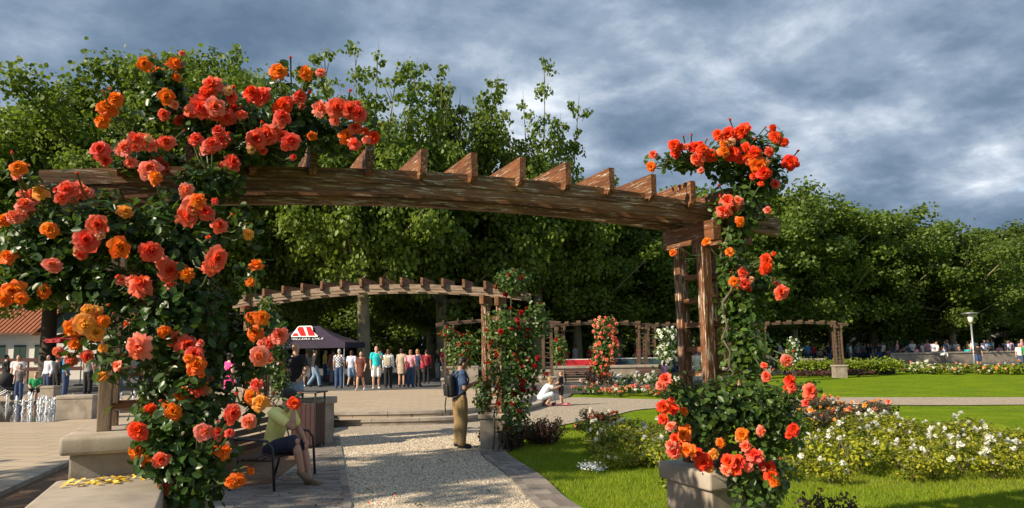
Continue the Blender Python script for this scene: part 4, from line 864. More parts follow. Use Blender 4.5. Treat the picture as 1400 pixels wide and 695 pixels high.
def pose(name, **kw):
    j = dict(pel=(0, 0, .95), wst=(0, 0, 1.08), che=(0, 0, 1.28), nek=(0, -.005, 1.46), hed=(0, .02, 1.60), look=(0, 1, 0),
             shL=(.175, 0, 1.40), shR=(-.175, 0, 1.40), elL=(.225, -.02, 1.13), elR=(-.225, -.02, 1.13), wrL=(.225, .07, .89), wrR=(-.225, .07, .89),
             hiL=(.085, 0, .92), hiR=(-.085, 0, .92), knL=(.10, .02, .50), knR=(-.10, .02, .50), anL=(.105, -.01, .09), anR=(-.105, -.01, .09), toL=(.125, .15, .035), toR=(-.125, .15, .035), lat=(1, 0, 0))
    j.update(kw); POSES[name] = {k: Vector(v) for k, v in j.items()}
pose('stand'); pose('akimbo', elL=(.32, -.10, 1.16), wrL=(.16, -.10, .98), elR=(-.32, -.10, 1.16), wrR=(-.16, -.10, .98))
pose('walk', knL=(.09, .16, .51), anL=(.09, .22, .09), toL=(.1, .38, .06), knR=(-.09, .02, .50), anR=(-.09, -.25, .13), toR=(-.1, -.11, .04), wrL=(.24, -.10, .90), wrR=(-.24, .20, .93), elL=(.23, -.08, 1.13), elR=(-.23, .02, 1.13))
pose('drink', elR=(-.25, .12, 1.18), wrR=(-.12, .24, 1.42))
pose('sit', pel=(0, 0, .52), wst=(0, -.02, .65), che=(0, 0, .85), nek=(0, .01, 1.03), hed=(0, .05, 1.17), shL=(.175, 0, .97), shR=(-.175, 0, .97), elL=(.22, .05, .72), elR=(-.22, .05, .72), wrL=(.12, .28, .66), wrR=(-.12, .28, .66),
     hiL=(.085, .02, .50), hiR=(-.085, .02, .50), knL=(.12, .42, .52), knR=(-.12, .42, .52), anL=(.11, .40, .09), anR=(-.11, .40, .09), toL=(.12, .55, .035), toR=(-.12, .55, .035))
pose('phone', nek=(0, .02, 1.45), hed=(0, .075, 1.575), look=(0, .9, -.45), elL=(.22, .02, 1.13), elR=(-.22, .02, 1.13), wrL=(.07, .26, 1.20), wrR=(-.08, .25, 1.18))
pose('bend', wst=(0, .08, 1.06), che=(0, .30, 1.12), nek=(0, .46, 1.12), hed=(0, .58, 1.10), look=(0, .5, -1), shL=(.17, .40, 1.10), shR=(-.17, .40, 1.10), elL=(.2, .42, .84), elR=(-.2, .42, .84), wrL=(.12, .50, .60), wrR=(-.12, .50, .60))
pose('crouch', pel=(0, -.12, .30), wst=(0, -.05, .42), che=(0, .08, .60), nek=(0, .19, .75), hed=(0, .27, .88), shL=(.165, .14, .70), shR=(-.165, .14, .70), elL=(.2, .36, .62), elR=(-.18, .38, .56), wrL=(.12, .60, .70), wrR=(-.08, .60, .58),
     hiL=(.085, -.10, .30), hiR=(-.085, -.10, .30), knL=(.13, .30, .42), knR=(-.12, .28, .44), anL=(.12, .06, .09), anR=(-.11, .04, .09), toL=(.13, .21, .035), toR=(-.12, .20, .035))
pose('hold', elL=(.22, .08, 1.14), elR=(-.22, .08, 1.14), wrL=(.10, .30, 1.05), wrR=(-.10, .30, 1.05))
pose('lounge', pel=(0, 0, .52), wst=(0, .01, .68), che=(0, .09, .89), nek=(0, .18, 1.07), hed=(0, .26, 1.20), look=(0, .9, -.30), shL=(.17, .13, 1.00), shR=(-.17, .15, 1.00), elL=(.15, .44, .82), wrL=(.06, .38, 1.05), elR=(-.24, .24, .76), wrR=(-.10, .46, .62),
     hiL=(.085, .02, .50), hiR=(-.085, .02, .50), knL=(.10, .46, .62), anL=(.08, .56, .22), toL=(.08, .68, .12), knR=(-.10, .45, .52), anR=(-.08, .56, .09), toR=(-.08, .72, .035))
PCACHE = {}
def hand(mb, w, d, fine):
    if not fine: mb.ball(w+d*.06, (.038, .038, .05)); return
    d = d.normalized(); s = d.orthogonal().normalized(); u = d.cross(s); limb(mb, [w, w+d*.085], [.028, .036], 8)
    for k, L in ((-1.5, .062), (-.5, .075), (.5, .07), (1.5, .055)):
        b = w+d*.09+s*k*.0195; limb(mb, [b, b+d*L*.55+u*.012, b+d*L*.85+u*.04], [.0105, .0095, .008], 6)
    b = w+d*.03+s*.03; limb(mb, [b, b+s*.03+d*.03+u*.01, b+s*.032+d*.062+u*.02], [.013, .011, .009], 6)
def figure(pz, sleeve, lower, fine=False, hair='short'):
    key = (pz, sleeve, lower, fine, hair)
    if key in PCACHE: return PCACHE[key]
    BULK[0] = 1.14 if fine else 1.05
    j = POSES[pz]; vx = .0085 if fine else .017; lat = j['lat']; G = {}
    mb = MB(); look = j['look'].normalized(); hd = j['hed']; R = Vector((0, 1, 0)).rotation_difference(look).to_matrix()
    mb.ball(hd+R@Vector((0, -.012, .025)), (.074, .092, .095), 16, 12, R); mb.ball(hd+R@Vector((0, .012, -.035)), (.058, .070, .080), 12, 10, R); mb.ball(hd+R@Vector((0, .045, -.085)), (.032, .032, .026), 10, 8, R)
    limb(mb, [hd+R@Vector((0, .075, .012)), hd+R@Vector((0, .098, -.022))], [.010, .015], 8)
    mb.ball(hd+R@Vector((0, .078, -.060)), (.024, .012, .010), 8, 6, R)
    for s in (-1, 1): mb.ball(hd+R@Vector((.073*s, -.012, -.008)), (.013, .022, .033), 8, 8, R); mb.ball(hd+R@Vector((.030*s, .073, .024)), (.022, .012, .008), 8, 6, R)
    limb(mb, [j['nek']-Vector((0, 0, .03)), hd+R@Vector((0, -.02, -.06))], [.062, .052], 10)
    tor = [(j['pel']-(j['wst']-j['pel'])*.55, .155, .10), (j['pel'], .165, .115), (j['wst'], .135, .100), (j['che'], .160, .115), (j['che'].lerp(j['nek'], .55), .165, .095), (j['nek'].lerp(j['che'], .12), .085, .065)]
    loft(mb, tor, lat); 
    for s in 'LR':
        sh, el, wr = j['sh'+s], j['el'+s], j['wr'+s]; limb(mb, [j['nek'].lerp(sh, .35)-Vector((0, 0, .02)), sh], [.06, .062]); limb(mb, [sh, sh.lerp(el, .4), el, el.lerp(wr, .3), wr], [.056, .052, .041, .043, .027]); hand(mb, wr, (wr-el).normalized(), fine)
        hi, kn, an, to = j['hi'+s], j['kn'+s], j['an'+s], j['to'+s]; limb(mb, [hi, hi.lerp(kn, .3), kn, kn.lerp(an, .35), an], [.088, .082, .055, .055, .036]); limb(mb, [an-Vector((0, 0, .04))+(an-to)*.2, an.lerp(to, .5)-Vector((0, 0, .02)), to], [.038, .036, .026])
    G['body'] = remesh(mb, vx, 4 if fine else 3)
    # shirt
    mb = MB(); up = 0.014; end = j['pel'].lerp(j['wst'], .0)-(j['wst']-j['pel'])*(.25)
    t2 = [(end, .172, .128), (j['pel'], .178, .130), (j['wst'], .155, .118), (j['che'], .175, .130), (j['che'].lerp(j['nek'], .55), .175, .108), (j['nek'].lerp(j['che'], .16), .095, .078)]
    if lower == 'dress': t2 = [((j['pel'].lerp((j['knL']+j['knR'])*.5, .80)), .20, .15), (j['pel'].lerp((j['knL']+j['knR'])*.5, .3), .195, .145)]+t2[1:]
    loft(mb, t2, lat)
    for s in 'LR':
        sh, el, wr = j['sh'+s], j['el'+s], j['wr'+s]; limb(mb, [j['nek'].lerp(sh, .40)-Vector((0, 0, .025)), sh], [.066, .074])
        if sleeve == 'short': limb(mb, [sh, sh.lerp(el, .62)], [.070, .066])
        elif sleeve == 'long': limb(mb, [sh, el, wr.lerp(el, .08)], [.068, .054, .042])
    G['shirt'] = remesh(mb, vx*1.15, 3, 'shirt')
    if lower != 'dress':
        mb = MB(); loft(mb, [(j['pel']-(j['wst']-j['pel'])*.6, .16, .11), (j['pel'], .172, .122), (j['wst'].lerp(j['pel'], .55), .165, .115)], lat)
        for s in 'LR':
            hi, kn, an = j['hi'+s], j['kn'+s], j['an'+s]
            if lower == 'trousers': limb(mb, [hi, hi.lerp(kn, .35), kn, kn.lerp(an, .5), an+(kn-an)*.06], [.106, .106, .088, .080, .074])
            elif lower == 'shorts': limb(mb, [hi, hi.lerp(kn, .35), hi.lerp(kn, .88)], [.102, .103, .098])
        if lower == 'skirt': loft(mb, [((j['hiL']+j['hiR'])*.5, .18, .13), ((j['knL']+j['knR'])*.5, .20, .15)], lat)
        G['lower'] = remesh(mb, vx*1.15, 3, lower)
    for s in 'LR':
        an, to = j['an'+s], j['to'+s]; mb = MB(); h = an+(an-to)*.25-Vector((0, 0, .035)); limb(mb, [h, an.lerp(to, .5)-Vector((0, 0, .012)), to+Vector((0, 0, .005))], [.043, .045, .036]); G['shoe'+s] = remesh(mb, vx*1.2, 2, 'shoe')
    # hair
    if hair != 'bald':
        mb = MB(); mb.ball(hd+R@Vector((0, -.040, .052)), (.080, .084, .084), 16, 12, R)
        if hair == 'long':
            mb.ball(hd+R@Vector((0, -.055, -.05)), (.085, .055, .13), 14, 10, R)
        elif hair == 'bob': mb.ball(hd+R@Vector((0, -.04, -.015)), (.092, .075, .095), 14, 10, R)
        elif hair == 'short': mb.ball(hd+R@Vector((0, -.062, .0)), (.074, .048, .075), 12, 10, R)
        elif hair == 'bun': mb.ball(hd+R@Vector((0, -.10, .06)), (.045, .045, .045), 10, 8, R); mb.ball(hd+R@Vector((0, -.05, 0)), (.078, .065, .08), 12, 10, R)
        G['hair'] = remesh(mb, vx*1.1, 1, 'hair')
    if fine:
        mb = MB()
        for s in (-1, 1): mb.ball(hd+R@Vector((.030*s, .079, .010)), (.012, .008, .008), 8, 6, R)
        G['eyes'] = mb.mesh('eye', None, True)
    PCACHE[key] = G; return G
def person(loc, face, H, shirt, lower_c, label, group=None, pz='stand', sleeve='short', lower='trousers', hair='short', hair_c=(0.03, 0.02, 0.012), skin=SK1, shoe=(0.03, 0.03, 0.03), fine=False, base=1.72):
    """face: heading in degrees, 0 = away from the camera along +Y, positive = clockwise seen from above"""
    G = figure(pz, sleeve, lower, fine, hair); s = H/base
    root = thing('person', loc, -math.radians(face), label, 'person', group, s)
    def p(nm, key, mat):
        me = G[key]; o = bpy.data.objects.new(nm, me); put(o, root)
        if not me.materials: me.materials.append(mat)
        o.material_slots[0].link = 'OBJECT'; o.material_slots[0].material = mat; return o
    p('body', 'body', skinm(skin)); p('dress' if lower == 'dress' else 'shirt', 'shirt', cloth(shirt) if isinstance(shirt, tuple) else shirt)
    if 'lower' in G: p(lower, 'lower', cloth(lower_c))
    for q in 'LR': p('shoe', 'shoe'+q, plain('shoe_%d' % int(shoe[0]*1000), shoe, .6, .2))
    if 'hair' in G: p('hair', 'hair', plain('hair_%d' % int(hair_c[0]*1000), hair_c, .6, .4, 30))
    if 'eyes' in G: p('eyes', 'eyes', M['black_metal'])
    return root
def foot(px, py, z=0.0): return on(px, py, z)
# --- the man with the backpack
m, t, b, o = new_mat('dark_blue_shirt'); v = coords(t, 'Object'); t.links.new(ramp(t, noise(t, 9, 6, .7, v), [(.35, (.018, .04, .10)), (.65, (.05, .10, .20))]), b.inputs['Base Color']); b.inputs['Roughness'].default_value = .85; bump(t, b, noise(t, 7, 4, .6, v), .6, .03)
q = foot(629, 613); root = person(q, 66, 1.76, m, KHAKI, 'man in blue shirt and khaki trousers reading his phone on the gravel', None, 'phone', 'short', 'trousers', 'short', (.008, .007, .006), SK3, (.015, .018, .03), True)
bp = thing('backpack', q, -math.radians(66), 'black backpack worn by the man with the phone', 'backpack'); mb = MB()
mb.box((0, -.20, 1.20), (.29, .15, .44), Matrix.Rotation(.10, 3, 'X'), .06).box((0, -.275, 1.12), (.23, .07, .24), Matrix.Rotation(.12, 3, 'X'), .03); mb.build('pack', plain('black_nylon', (.012, .012, .013), .6, .3, 20), bp, True)
for s in (-1, 1): MB().tube([(.11*s, -.16, 1.38), (.125*s, -.08, 1.475), (.125*s, .08, 1.46), (.13*s, .145, 1.32), (.15*s, .09, 1.12), (.16*s, -.10, 1.0), (.14*s, -.19, 0.98)], .018, 6).build('strap', MC['black_nylon'], bp, True)
MB().tube([(-.12, -.24, .98), (-.13, -.26, .80), (-.12, -.25, .66)], .012, 5).build('loose_strap', MC['black_nylon'], bp)
ph = thing('phone', q, -math.radians(66), 'dark phone held by the man with the backpack', 'phone'); MB().box((.0, .355, 1.235), (.075, .012, .15), Matrix.Rotation(-.7, 3, 'X'), .004).build('case', M['black_metal'], ph); MB().box((.0, .348, 1.2395), (.066, .002, .136), Matrix.Rotation(-.7, 3, 'X')).build('screen', M['dark_glass'], ph)
# --- the seated man on the bench
q = foot(424, 664); bx0, by0 = q.x-.58, q.y+.12
m, t, b, o = new_mat('pale_yellow_tee'); v = coords(t, 'Object'); t.links.new(ramp(t, noise(t, 7, 4, .6, v), [(.35, (.74, .66, .16)), (.65, (.86, .80, .30))]), b.inputs['Base Color']); b.inputs['Roughness'].default_value = .85; bump(t, b, noise(t, 6, 4, .6, v), .7, .04)
seat = person((bx0, by0, -.01), 112, 1.78, m, (.022, .024, .05), 'man in yellow tee and dark cap resting on the park bench', None, 'lounge', 'short', 'shorts', 'short', (.02, .014, .01), SK2, (.16, .10, .05), True)
cp = thing('cap', (bx0, by0, -.01), -math.radians(112), 'dark flat cap on the seated man', 'cap', None, 1.78/1.72); Rl = Vector((0, 1, 0)).rotation_difference(Vector((0, .9, -.30)).normalized()).to_matrix(); hd = POSES['lounge']['hed']
MB().ball(hd+Rl@Vector((0, -.02, .062)), (.100, .115, .075), 16, 10, Rl).build('crown', plain('cap_cloth', (.028, .026, .024), .9, .3, 20), cp, True)
MB().ball(hd+Rl@Vector((0, .10, .045)), (.085, .075, .014), 14, 8, Rl).build('brim', MC['cap_cloth'], cp, True)
tee = MB(); Rb = Matrix.Rotation(-.6, 3, 'X')
# bench: dark frame, slatted seat and back
def bench(loc, rz, label, mat, slat, L=1.6, group=None):
    r = thing('park_bench', loc, rz, label, 'bench', group)
    for i in range(5): MB().box((-.20+.105*i, 0, .455-.008*abs(i-2)), (.085, L, .03), None, .004).build('slat', M[slat] if slat in M else slat, r)
    for i in range(4): MB().box((-.275-.03*i, 0, .56+.105*i), (.03, L, .085), Matrix.Rotation(-.22, 3, 'Y'), .004).build('slat', M[slat] if slat in M else slat, r)
    for s in (-1, 1):
        y = s*(L/2-.06)
        MB().tube([(-.45, y, .98), (-.27, y, .50), (-.22, y, .425), (.24, y, .425)], .02, 6).build('side_frame', M[mat], r, True)
        MB().tube([(-.36, y, .70), (-.15, y, .71), (.18, y, .68), (.26, y, .58), (.30, y, .0)], .02, 6).build('armrest', M[mat], r, True)
        MB().tube([(-.24, y, .44), (-.36, y, 0)], .02, 6).build('leg', M[mat], r, True)
    return r
bench((bx0+.02, by0+.12, 0), math.radians(-8), 'dark park bench with curved arms under the seated man', 'black_metal', plain('dark_slat', (.07, .03, .02), .6, .3, 20), 1.5)
# --- woman crouching, child on scooter
q = foot(744, 555.5); person(q, 82, 1.62, (.80, .79, .80), (.55, .62, .68), 'woman in white crouching beside the child on the gravel', None, 'crouch', 'short', 'shorts', 'bun', (.35, .20, .06), SK1, (.30, .16, .12))
q = foot(768, 555); person((q.x, q.y, .055), -65, .98, BLACK, BLACK, 'small child in black clothes standing on a scooter', None, 'hold', 'short', 'shorts', 'short', (.22, .11, .04), SK1, (.35, .2, .2), False, 1.58)
sc = thing('scooter', (q.x, q.y, 0), math.radians(180-20), 'pink and red kick scooter under the child', 'scooter'); pk = plain('pink_plastic', (.62, .12, .16), .5, .1)
MB().box((0, 0, .045), (.44, .10, .025), None, .01).build('deck', pk, sc); MB().tube([(.20, 0, .06), (.26, 0, .35), (.24, 0, .60)], .012, 6).build('stem', M['grey_metal'], sc); MB().tube([(.24, -.13, .60), (.24, .13, .60)], .014, 6).build('handlebar', pk, sc)
for (x, y) in ((.28, .06), (.28, -.06), (-.24, 0)):
    w = part('wheel', MB().tube([(0, -.015, 0), (0, .015, 0)], .055, 14).mesh('wheel', plain('red_wheel', (.30, .03, .05), .5)), sc, (x, y, .055))
# --- strolling people on the plaza
GP = 'people strolling on the plaza'
m, t, b, o = new_mat('check_shirt'); v = coords(t, 'Object'); ck = N(t, 'ShaderNodeTexChecker'); ck.inputs['Scale'].default_value = 16; t.links.new(v, ck.inputs['Vector']); ck.inputs[1].default_value = (.72, .72, .74, 1); ck.inputs[2].default_value = (.03, .04, .08, 1); t.links.new(ck.outputs[0], b.inputs['Base Color']); b.inputs['Roughness'].default_value = .9; CHECK = m
person(at(404, 480, 16.3)*1 - Vector((0, 0, at(404, 480, 16.3).z-PZ)), 12, 1.80, (.010, .011, .016), LJEAN, 'bald man in black polo and pale jeans with hands on hips', GP, 'akimbo', 'short', 'trousers', 'bald', skin=SK1)
def plz(px, py): return foot(px, py, PZ)
crowd = [(464, 531.5, 10, 1.70, CHECK, JEAN, 'grey haired man in checked shirt and blue jeans', 'stand', 'short', 'trousers', 'short', (.45, .43, .40)),
 (481, 531.5, 5, 1.62, LILAC, (.22, .33, .48), 'woman in lilac top and blue shorts walking away', 'walk', 'short', 'shorts', 'bob', (.05, .02, .015)),
 (494, 535, 178, 1.58, BROWN, BROWN, 'woman in dark brown dress walking towards the steps', 'walk', 'short', 'dress', 'bob', (.05, .012, .012)),
 (515, 534, 165, 1.80, AQUA, WHITE, 'man in bright aqua polo and white shorts drinking', 'drink', 'short', 'shorts', 'bald', (.3, .3, .3)),
 (531, 532, 8, 1.66, (.62, .68, .76), BLACK, 'person in pale blue jacket and black trousers', 'stand', 'long', 'trousers', 'bob', (.12, .05, .02)),
 (550, 531, 4, 1.68, TAN, TAN, 'woman in tan dress standing with a red shoulder bag', 'stand', 'long', 'dress', 'bob', (.05, .012, .012)),
 (561, 530, -5, 1.62, PINK, JEAN, 'woman in pale pink top and jeans behind the tan dress', 'stand', 'short', 'trousers', 'bob', (.25, .14, .06)),
 (571, 530.5, 6, 1.64, NAVY, BLACK, 'woman in navy top and black trousers with a red bag', 'stand', 'short', 'trousers', 'bob', (.40, .22, .07)),
 (583, 526, 0, 1.6, (.30, .02, .03), BLACK, 'person in dark red jacket behind the strollers', 'stand', 'long', 'trousers', 'short', (.05, .03, .02)),
 (430, 529, 60, 1.72, BLACK, LJEAN, 'man in black top and pale jeans by the canopy tent', 'walk', 'long', 'trousers', 'short', (.04, .03, .02)),
 (443, 524, 60, 1.70, (.55, .36, .03), NAVY, 'person in mustard top under the canopy tent', 'stand', 'short', 'trousers', 'short', (.04, .03, .02)),
 (456, 527, -30, 1.74, (.42, .16, .16), GREY, 'person in faded red shirt behind the checked shirt', 'stand', 'short', 'trousers', 'short', (.04, .03, .02)),
 (419, 529, 150, 1.6, GREY, WHITE, 'person in grey by the tent in white shorts', 'stand', 'short', 'shorts', 'short', (.04, .03, .02)),
 (448, 523, 150, 1.0, BLUE, RED, 'small child in blue and red near the tent', 'sit', 'short', 'trousers', 'short', (.04, .03, .02))]
for (px, py, fc, H, sc_, lc, lab, pz, sl, lo, hr, hc) in crowd:
    person(plz(px+random.uniform(-1.5, 1.5), py+random.uniform(-2.2, .8)), fc+random.uniform(-25, 25), H, sc_, lc, lab, GP, pz, sl, lo, hr, hc, SK1, (.5, .5, .5) if lc in (WHITE, BROWN) else (.04, .04, .04))
def bag(px, py, col, label):
    q = plz(px, py); r = thing('shoulder_bag', (q.x, q.y, PZ), 0, label, 'bag'); MB().box((.22, -.05, .92), (.16, .26, .24), None, .04).build('pouch', cloth(col), r, True); MB().tube([(.22, -.10, 1.03), (.14, -.06, 1.36), (.05, .0, 1.47), (.16, .10, 1.30), (.22, .02, 1.03)], .012, 5).build('strap', cloth(col), r)
bag(550, 531, (.30, .04, .06), 'dark red bag hanging from the woman in the tan dress'); bag(571, 530.5, (.42, .03, .06), 'red bag on the shoulder of the woman in navy')
q = plz(531, 532); r = thing('backpack', (q.x, q.y, PZ), 0, 'pale canvas backpack on the person in the pale jacket', 'backpack'); MB().box((0, -.21, 1.14), (.28, .14, .38), None, .05).build('pack', cloth((.40, .36, .26)), r, True)
for s in (-1, 1): MB().tube([(.1*s, -.15, 1.30), (.12*s, -.06, 1.48), (.12*s, .1, 1.44), (.13*s, .14, 1.25), (.15*s, .06, 1.05), (.13*s, -.16, 1.0)], .014, 5).build('strap', cloth((.40, .36, .26)), r)
# --- family by the fountain
GF = 'people beside the fountain'
fam = [(22, 545, 165, 1.66, (.75, .70, .68), GREY, 'woman in white top and sunglasses behind the pushchair', 'stand', 'short', 'trousers', 'bob', (.02, .012, .01)),
 (25, 548, 170, 1.30, (.16, .13, .12), JEAN, 'boy in grey shirt and jeans next to the pushchair', 'stand', 'short', 'trousers', 'short', (.02, .012, .01)),
 (47, 551, 160, 1.40, GREEN, BLACK, 'boy in green shirt sitting on a stone block', 'sit', 'short', 'shorts', 'short', (.015, .01, .01)),
 (64, 541, 200, 1.64, (.62, .64, .70), NAVY, 'woman in pale long sleeved top beside the green shirted boy', 'stand', 'long', 'trousers', 'bob', (.03, .015, .01)),
 (88, 543, 70, 1.78, BLUE, JEAN, 'man in bright blue shirt and jeans by the fountain', 'stand', 'short', 'trousers', 'short', (.02, .012, .01)),
 (76, 540, 20, 1.62, (.02, .02, .025), BLACK, 'person in dark clothes behind the man in bright blue', 'stand', 'long', 'trousers', 'short', (.03, .015, .01)),
 (119, 541, 10, 1.76, GREY, BLACK, 'person in grey top and black trousers behind the fountain block', 'stand', 'short', 'trousers', 'short', (.03, .015, .01)),
 (160, 541, 10, 1.70, NAVY, JEAN, 'person in navy shirt partly hidden by the trellis posts', 'stand', 'short', 'trousers', 'short', (.03, .015, .01)),
 (6, 538, 30, 1.68, BLACK, BLACK, 'person in black behind the family at the fountain', 'stand', 'long', 'trousers', 'short', (.03, .015, .01)),
 (312, 560, 40, 1.60, (.72, .04, .25), (.72, .04, .25), 'person in magenta dress behind the coral rose', 'stand', 'none', 'dress', 'bob', (.03, .015, .01))]
for (px, py, fc, H, sc_, lc, lab, pz, sl, lo, hr, hc) in fam: person(plz(px, py), fc, H, sc_, lc, lab, GF, pz, sl, lo, hr, hc, SK1)
# --- seated and standing people far away
pal = [(RED, 'red'), (WHITE, 'white'), (NAVY, 'navy'), (BLACK, 'black'), (BLUE, 'blue'), (GREY, 'grey'), (PINK, 'pink'), (AQUA, 'aqua'), (WHITE, 'white'), (TAN, 'tan'), (WHITE, 'white'), (LILAC, 'lilac'), (RED, 'red')]
rp_ = random.Random(5)
def far_person(px, Y, z, where, group, pz='stand', col=None, lower='trousers'):
    c, nm = col or rp_.choice(pal); low, ln = rp_.choice([(BLACK, 'black'), (NAVY, 'navy'), (JEAN, 'blue'), (GREY, 'grey')]); q = at(px, 480, Y)
    person((q.x, Y, z), rp_.uniform(0, 360), rp_.uniform(1.55, 1.8), c, low, 'person in %s top and %s %s %s' % (nm, ln, lower, where), group, pz, 'short', lower, rp_.choice(['short', 'bob']), rp_.choice([(.03, .02, .012), (.10, .05, .02), (.3, .2, .1)]), rp_.choice([SK1, SK2]))
for i in range(64): far_person(1085+i*5+rp_.uniform(-4, 4), rp_.uniform(57.2, 61), PZ, 'in the crowd behind the long wall', 'crowd behind the far wall', rp_.choice(['stand', 'stand', 'walk', 'sit']))
for i in range(16): far_person(775+i*19+rp_.uniform(-8, 8), rp_.uniform(46, 52), PZ, 'in the shade behind the far arches', 'people behind the far arches', rp_.choice(['stand', 'walk', 'sit']))
far_person(605, 40, PZ, 'by the plaza wall under the trees', 'people by the plaza wall', 'stand', (RED, 'red'))
far_person(598, 41, PZ, 'by the plaza wall under the trees', 'people by the plaza wall', 'stand', (BLACK, 'black'))
for (px, py, pz, col, lo) in [(1120, 503.5, 'stand', (BLACK, 'black'), 'shorts'), (1337, 503.5, 'walk', (BLACK, 'black'), 'shorts'), (1288, 503, 'bend', (WHITE, 'white'), 'trousers'), (1394, 505, 'stand', (WHITE, 'white'), 'trousers'), (1253, 502, 'stand', (PINK, 'pink'), 'trousers'), (1244, 501.5, 'stand', (AQUA, 'aqua'), 'trousers'), (1401, 505, 'stand', (GREEN, 'green'), 'trousers'), (1215, 500, 'sit', (BLUE, 'blue'), 'trousers'), (1170, 500, 'sit', (GREY, 'grey'), 'trousers')]:
    far_person(px, on(px, py).y, 0, 'in front of the far stone wall', 'people in front of the far wall', pz, col, lo)
q = foot(868, 522); person((q.x, 33, 0), 20, 1.25, (.55, .25, .50), (.55, .25, .50), 'girl in a mauve dress beyond the white roses', None, 'stand', 'none', 'dress', 'long', (.05, .03, .02))
q = foot(890, 516); person((q.x, 35, 0), 0, 1.7, (.55, .52, .47), (.45, .42, .38), 'person in pale clothes near the girl in mauve', None, 'stand', 'short', 'trousers', 'short')
# ------------------------------------------------------------------ street furniture, tent, house, vehicles
# litter bin
q = on(421, 612); r = thing('litter_bin', (q.x, q.y, 0), math.radians(-12), 'dark red litter bin with black frame and flat lid by the pedestal', 'bin'); dr = plain('dark_red_panel', (.035, .010, .009), .5, .25, 10)
for i in range(5): MB().box((-.2+.1*i, -.205, .48), (.093, .02, .80), None, .004).build('panel', dr, r)
for i in range(4):
    for s in (-1, 1): MB().box((.255*s, -.145+.097*i, .48), (.02, .09, .80), None, .004).build('panel', dr, r)
for sx in (-1, 1):
    for sy in (-1, 1): MB().box((.245*sx, .2*sy, .54), (.03, .03, 1.08)).build('post', M['black_metal'], r)
MB().box((0, 0, 1.095), (.60, .50, .03), None, .01).build('lid', M['black_metal'], r); MB().box((0, .01, .45), (.46, .38, .72)).build('liner', M['grey_metal'], r)
# canopy tent
TY = 35.5; c = at(426, 480, TY); r = thing('canopy_tent', (c.x, TY, PZ), math.radians(-6), 'dark purple canopy tent with red and white emblem', 'tent'); pur = plain('purple_canvas', (.035, .024, .05), .8, .2, 3, bumps=.1)
hx, hy, ze, zr, rx = 2.15, 1.5, 2.02, 2.82, .38
def slope(u, w): 
    y = -hy+(hy)*w; s = w+.10*math.sin(math.pi*w)*-1; xh = hx+(rx-hx)*w; return Vector((u*xh, y, ze+(zr-ze)*s))
mb = MB(); nn = 8
for f in (1, -1):
    V = [slope(-1+2*i/nn, j/nn) for j in range(nn+1) for i in range(nn+1)]; V = [Vector((v.x, v.y*f, v.z)) for v in V]
    mb.add(V, [(j*(nn+1)+i, j*(nn+1)+i+1, (j+1)*(nn+1)+i+1, (j+1)*(nn+1)+i) for j in range(nn) for i in range(nn)])
for s in (-1, 1):
    V = []; 
    for j in range(nn+1):
        w = j/nn; e = w-.10*math.sin(math.pi*w); xh = hx+(rx-hx)*w
        for i in range(nn+1): V.append((s*xh, (-1+2*i/nn)*hy*(1-w), ze+(zr-ze)*e))
    mb.add(V, [(j*(nn+1)+i, j*(nn+1)+i+1, (j+1)*(nn+1)+i+1, (j+1)*(nn+1)+i) for j in range(nn) for i in range(nn)])
cn = mb.build('canopy', pur, r, True)
for (a, b2) in (((-hx, -hy), (hx, -hy)), ((hx, -hy), (hx, hy)), ((hx, hy), (-hx, hy)), ((-hx, hy), (-hx, -hy))):
    c1 = Vector((*a, 0)); c3 = Vector((*b2, 0)); L = (c3-c1).length; th = math.atan2(c3.y-c1.y, c3.x-c1.x); mid = (c1+c3)/2
    MB().box((mid.x, mid.y, ze-.13), (L, .012, .25), Matrix.Rotation(th, 3, 'Z')).build('valance', pur, r)
for sx in (-1, 1):
    for sy in (-1, 1): MB().tube([(sx*(hx-.05), sy*(hy-.05), 0), (sx*(hx-.05), sy*(hy-.05), ze)], .025, 6).build('leg', M['grey_metal'], r)
white_p = plain('white_print', (.85, .85, .85), .7, .02); red_p = plain('red_print', (.62, .012, .015), .7, .05)
def on_slope(pts, lift, mat, name):         # pts: x metres, w 0..1 up the front slope; subdivided strip draped on the canvas
    V = []; 
    for (x, w) in pts:
        p = slope(0, w); V.append(Vector((x, p.y-lift*.5, p.z+lift)))
    bm_ = MB().add(V, [tuple(range(len(V)))]); return bm_.build(name, mat, r)
on_slope([(-.62, .30), (.72, .30), (.66, .38), (.30, .62), (.10, .88), (.02, .92), (-.55, .92), (-.62, .88)], .10, white_p, 'emblem_ground')
for P_ in ([(-.56, .35), (-.56, .66), (-.22, .35)], [(-.56, .86), (-.36, .86), (.14, .35), (-.14, .35), (-.56, .74)], [(-.20, .86), (.02, .86), (.56, .35), (.24, .35)]): on_slope(P_, .115, red_p, 'emblem')
def text(body, size, mat, parent, loc, rot, name='lettering', align='CENTER', ext=.001):
    cu = bpy.data.curves.new('t', 'FONT'); cu.body = body; cu.size = size; cu.align_x = align; cu.extrude = ext; o = bpy.data.objects.new('t', cu); COL.objects.link(o)
    dg = bpy.context.evaluated_depsgraph_get(); me = bpy.data.meshes.new_from_object(o.evaluated_get(dg)); bpy.data.objects.remove(o); me.materials.clear(); me.materials.append(mat)
    k = bpy.data.objects.new(name, me); put(k, parent); k.location = loc; k.rotation_euler = rot; return k
p0 = slope(0, .12); ang = math.atan2((zr-ze)*.9, hy); text('MILLERS OILS', .27, white_p, r, (.25, p0.y-.05, p0.z+.075), (ang, 0, 0)); text('MILLERS OILS', .20, plain('grey_print', (.5, .5, .52), .7, .02), r, (-1.0, -hy-.012, ze-.20), (math.pi/2, 0, 0))
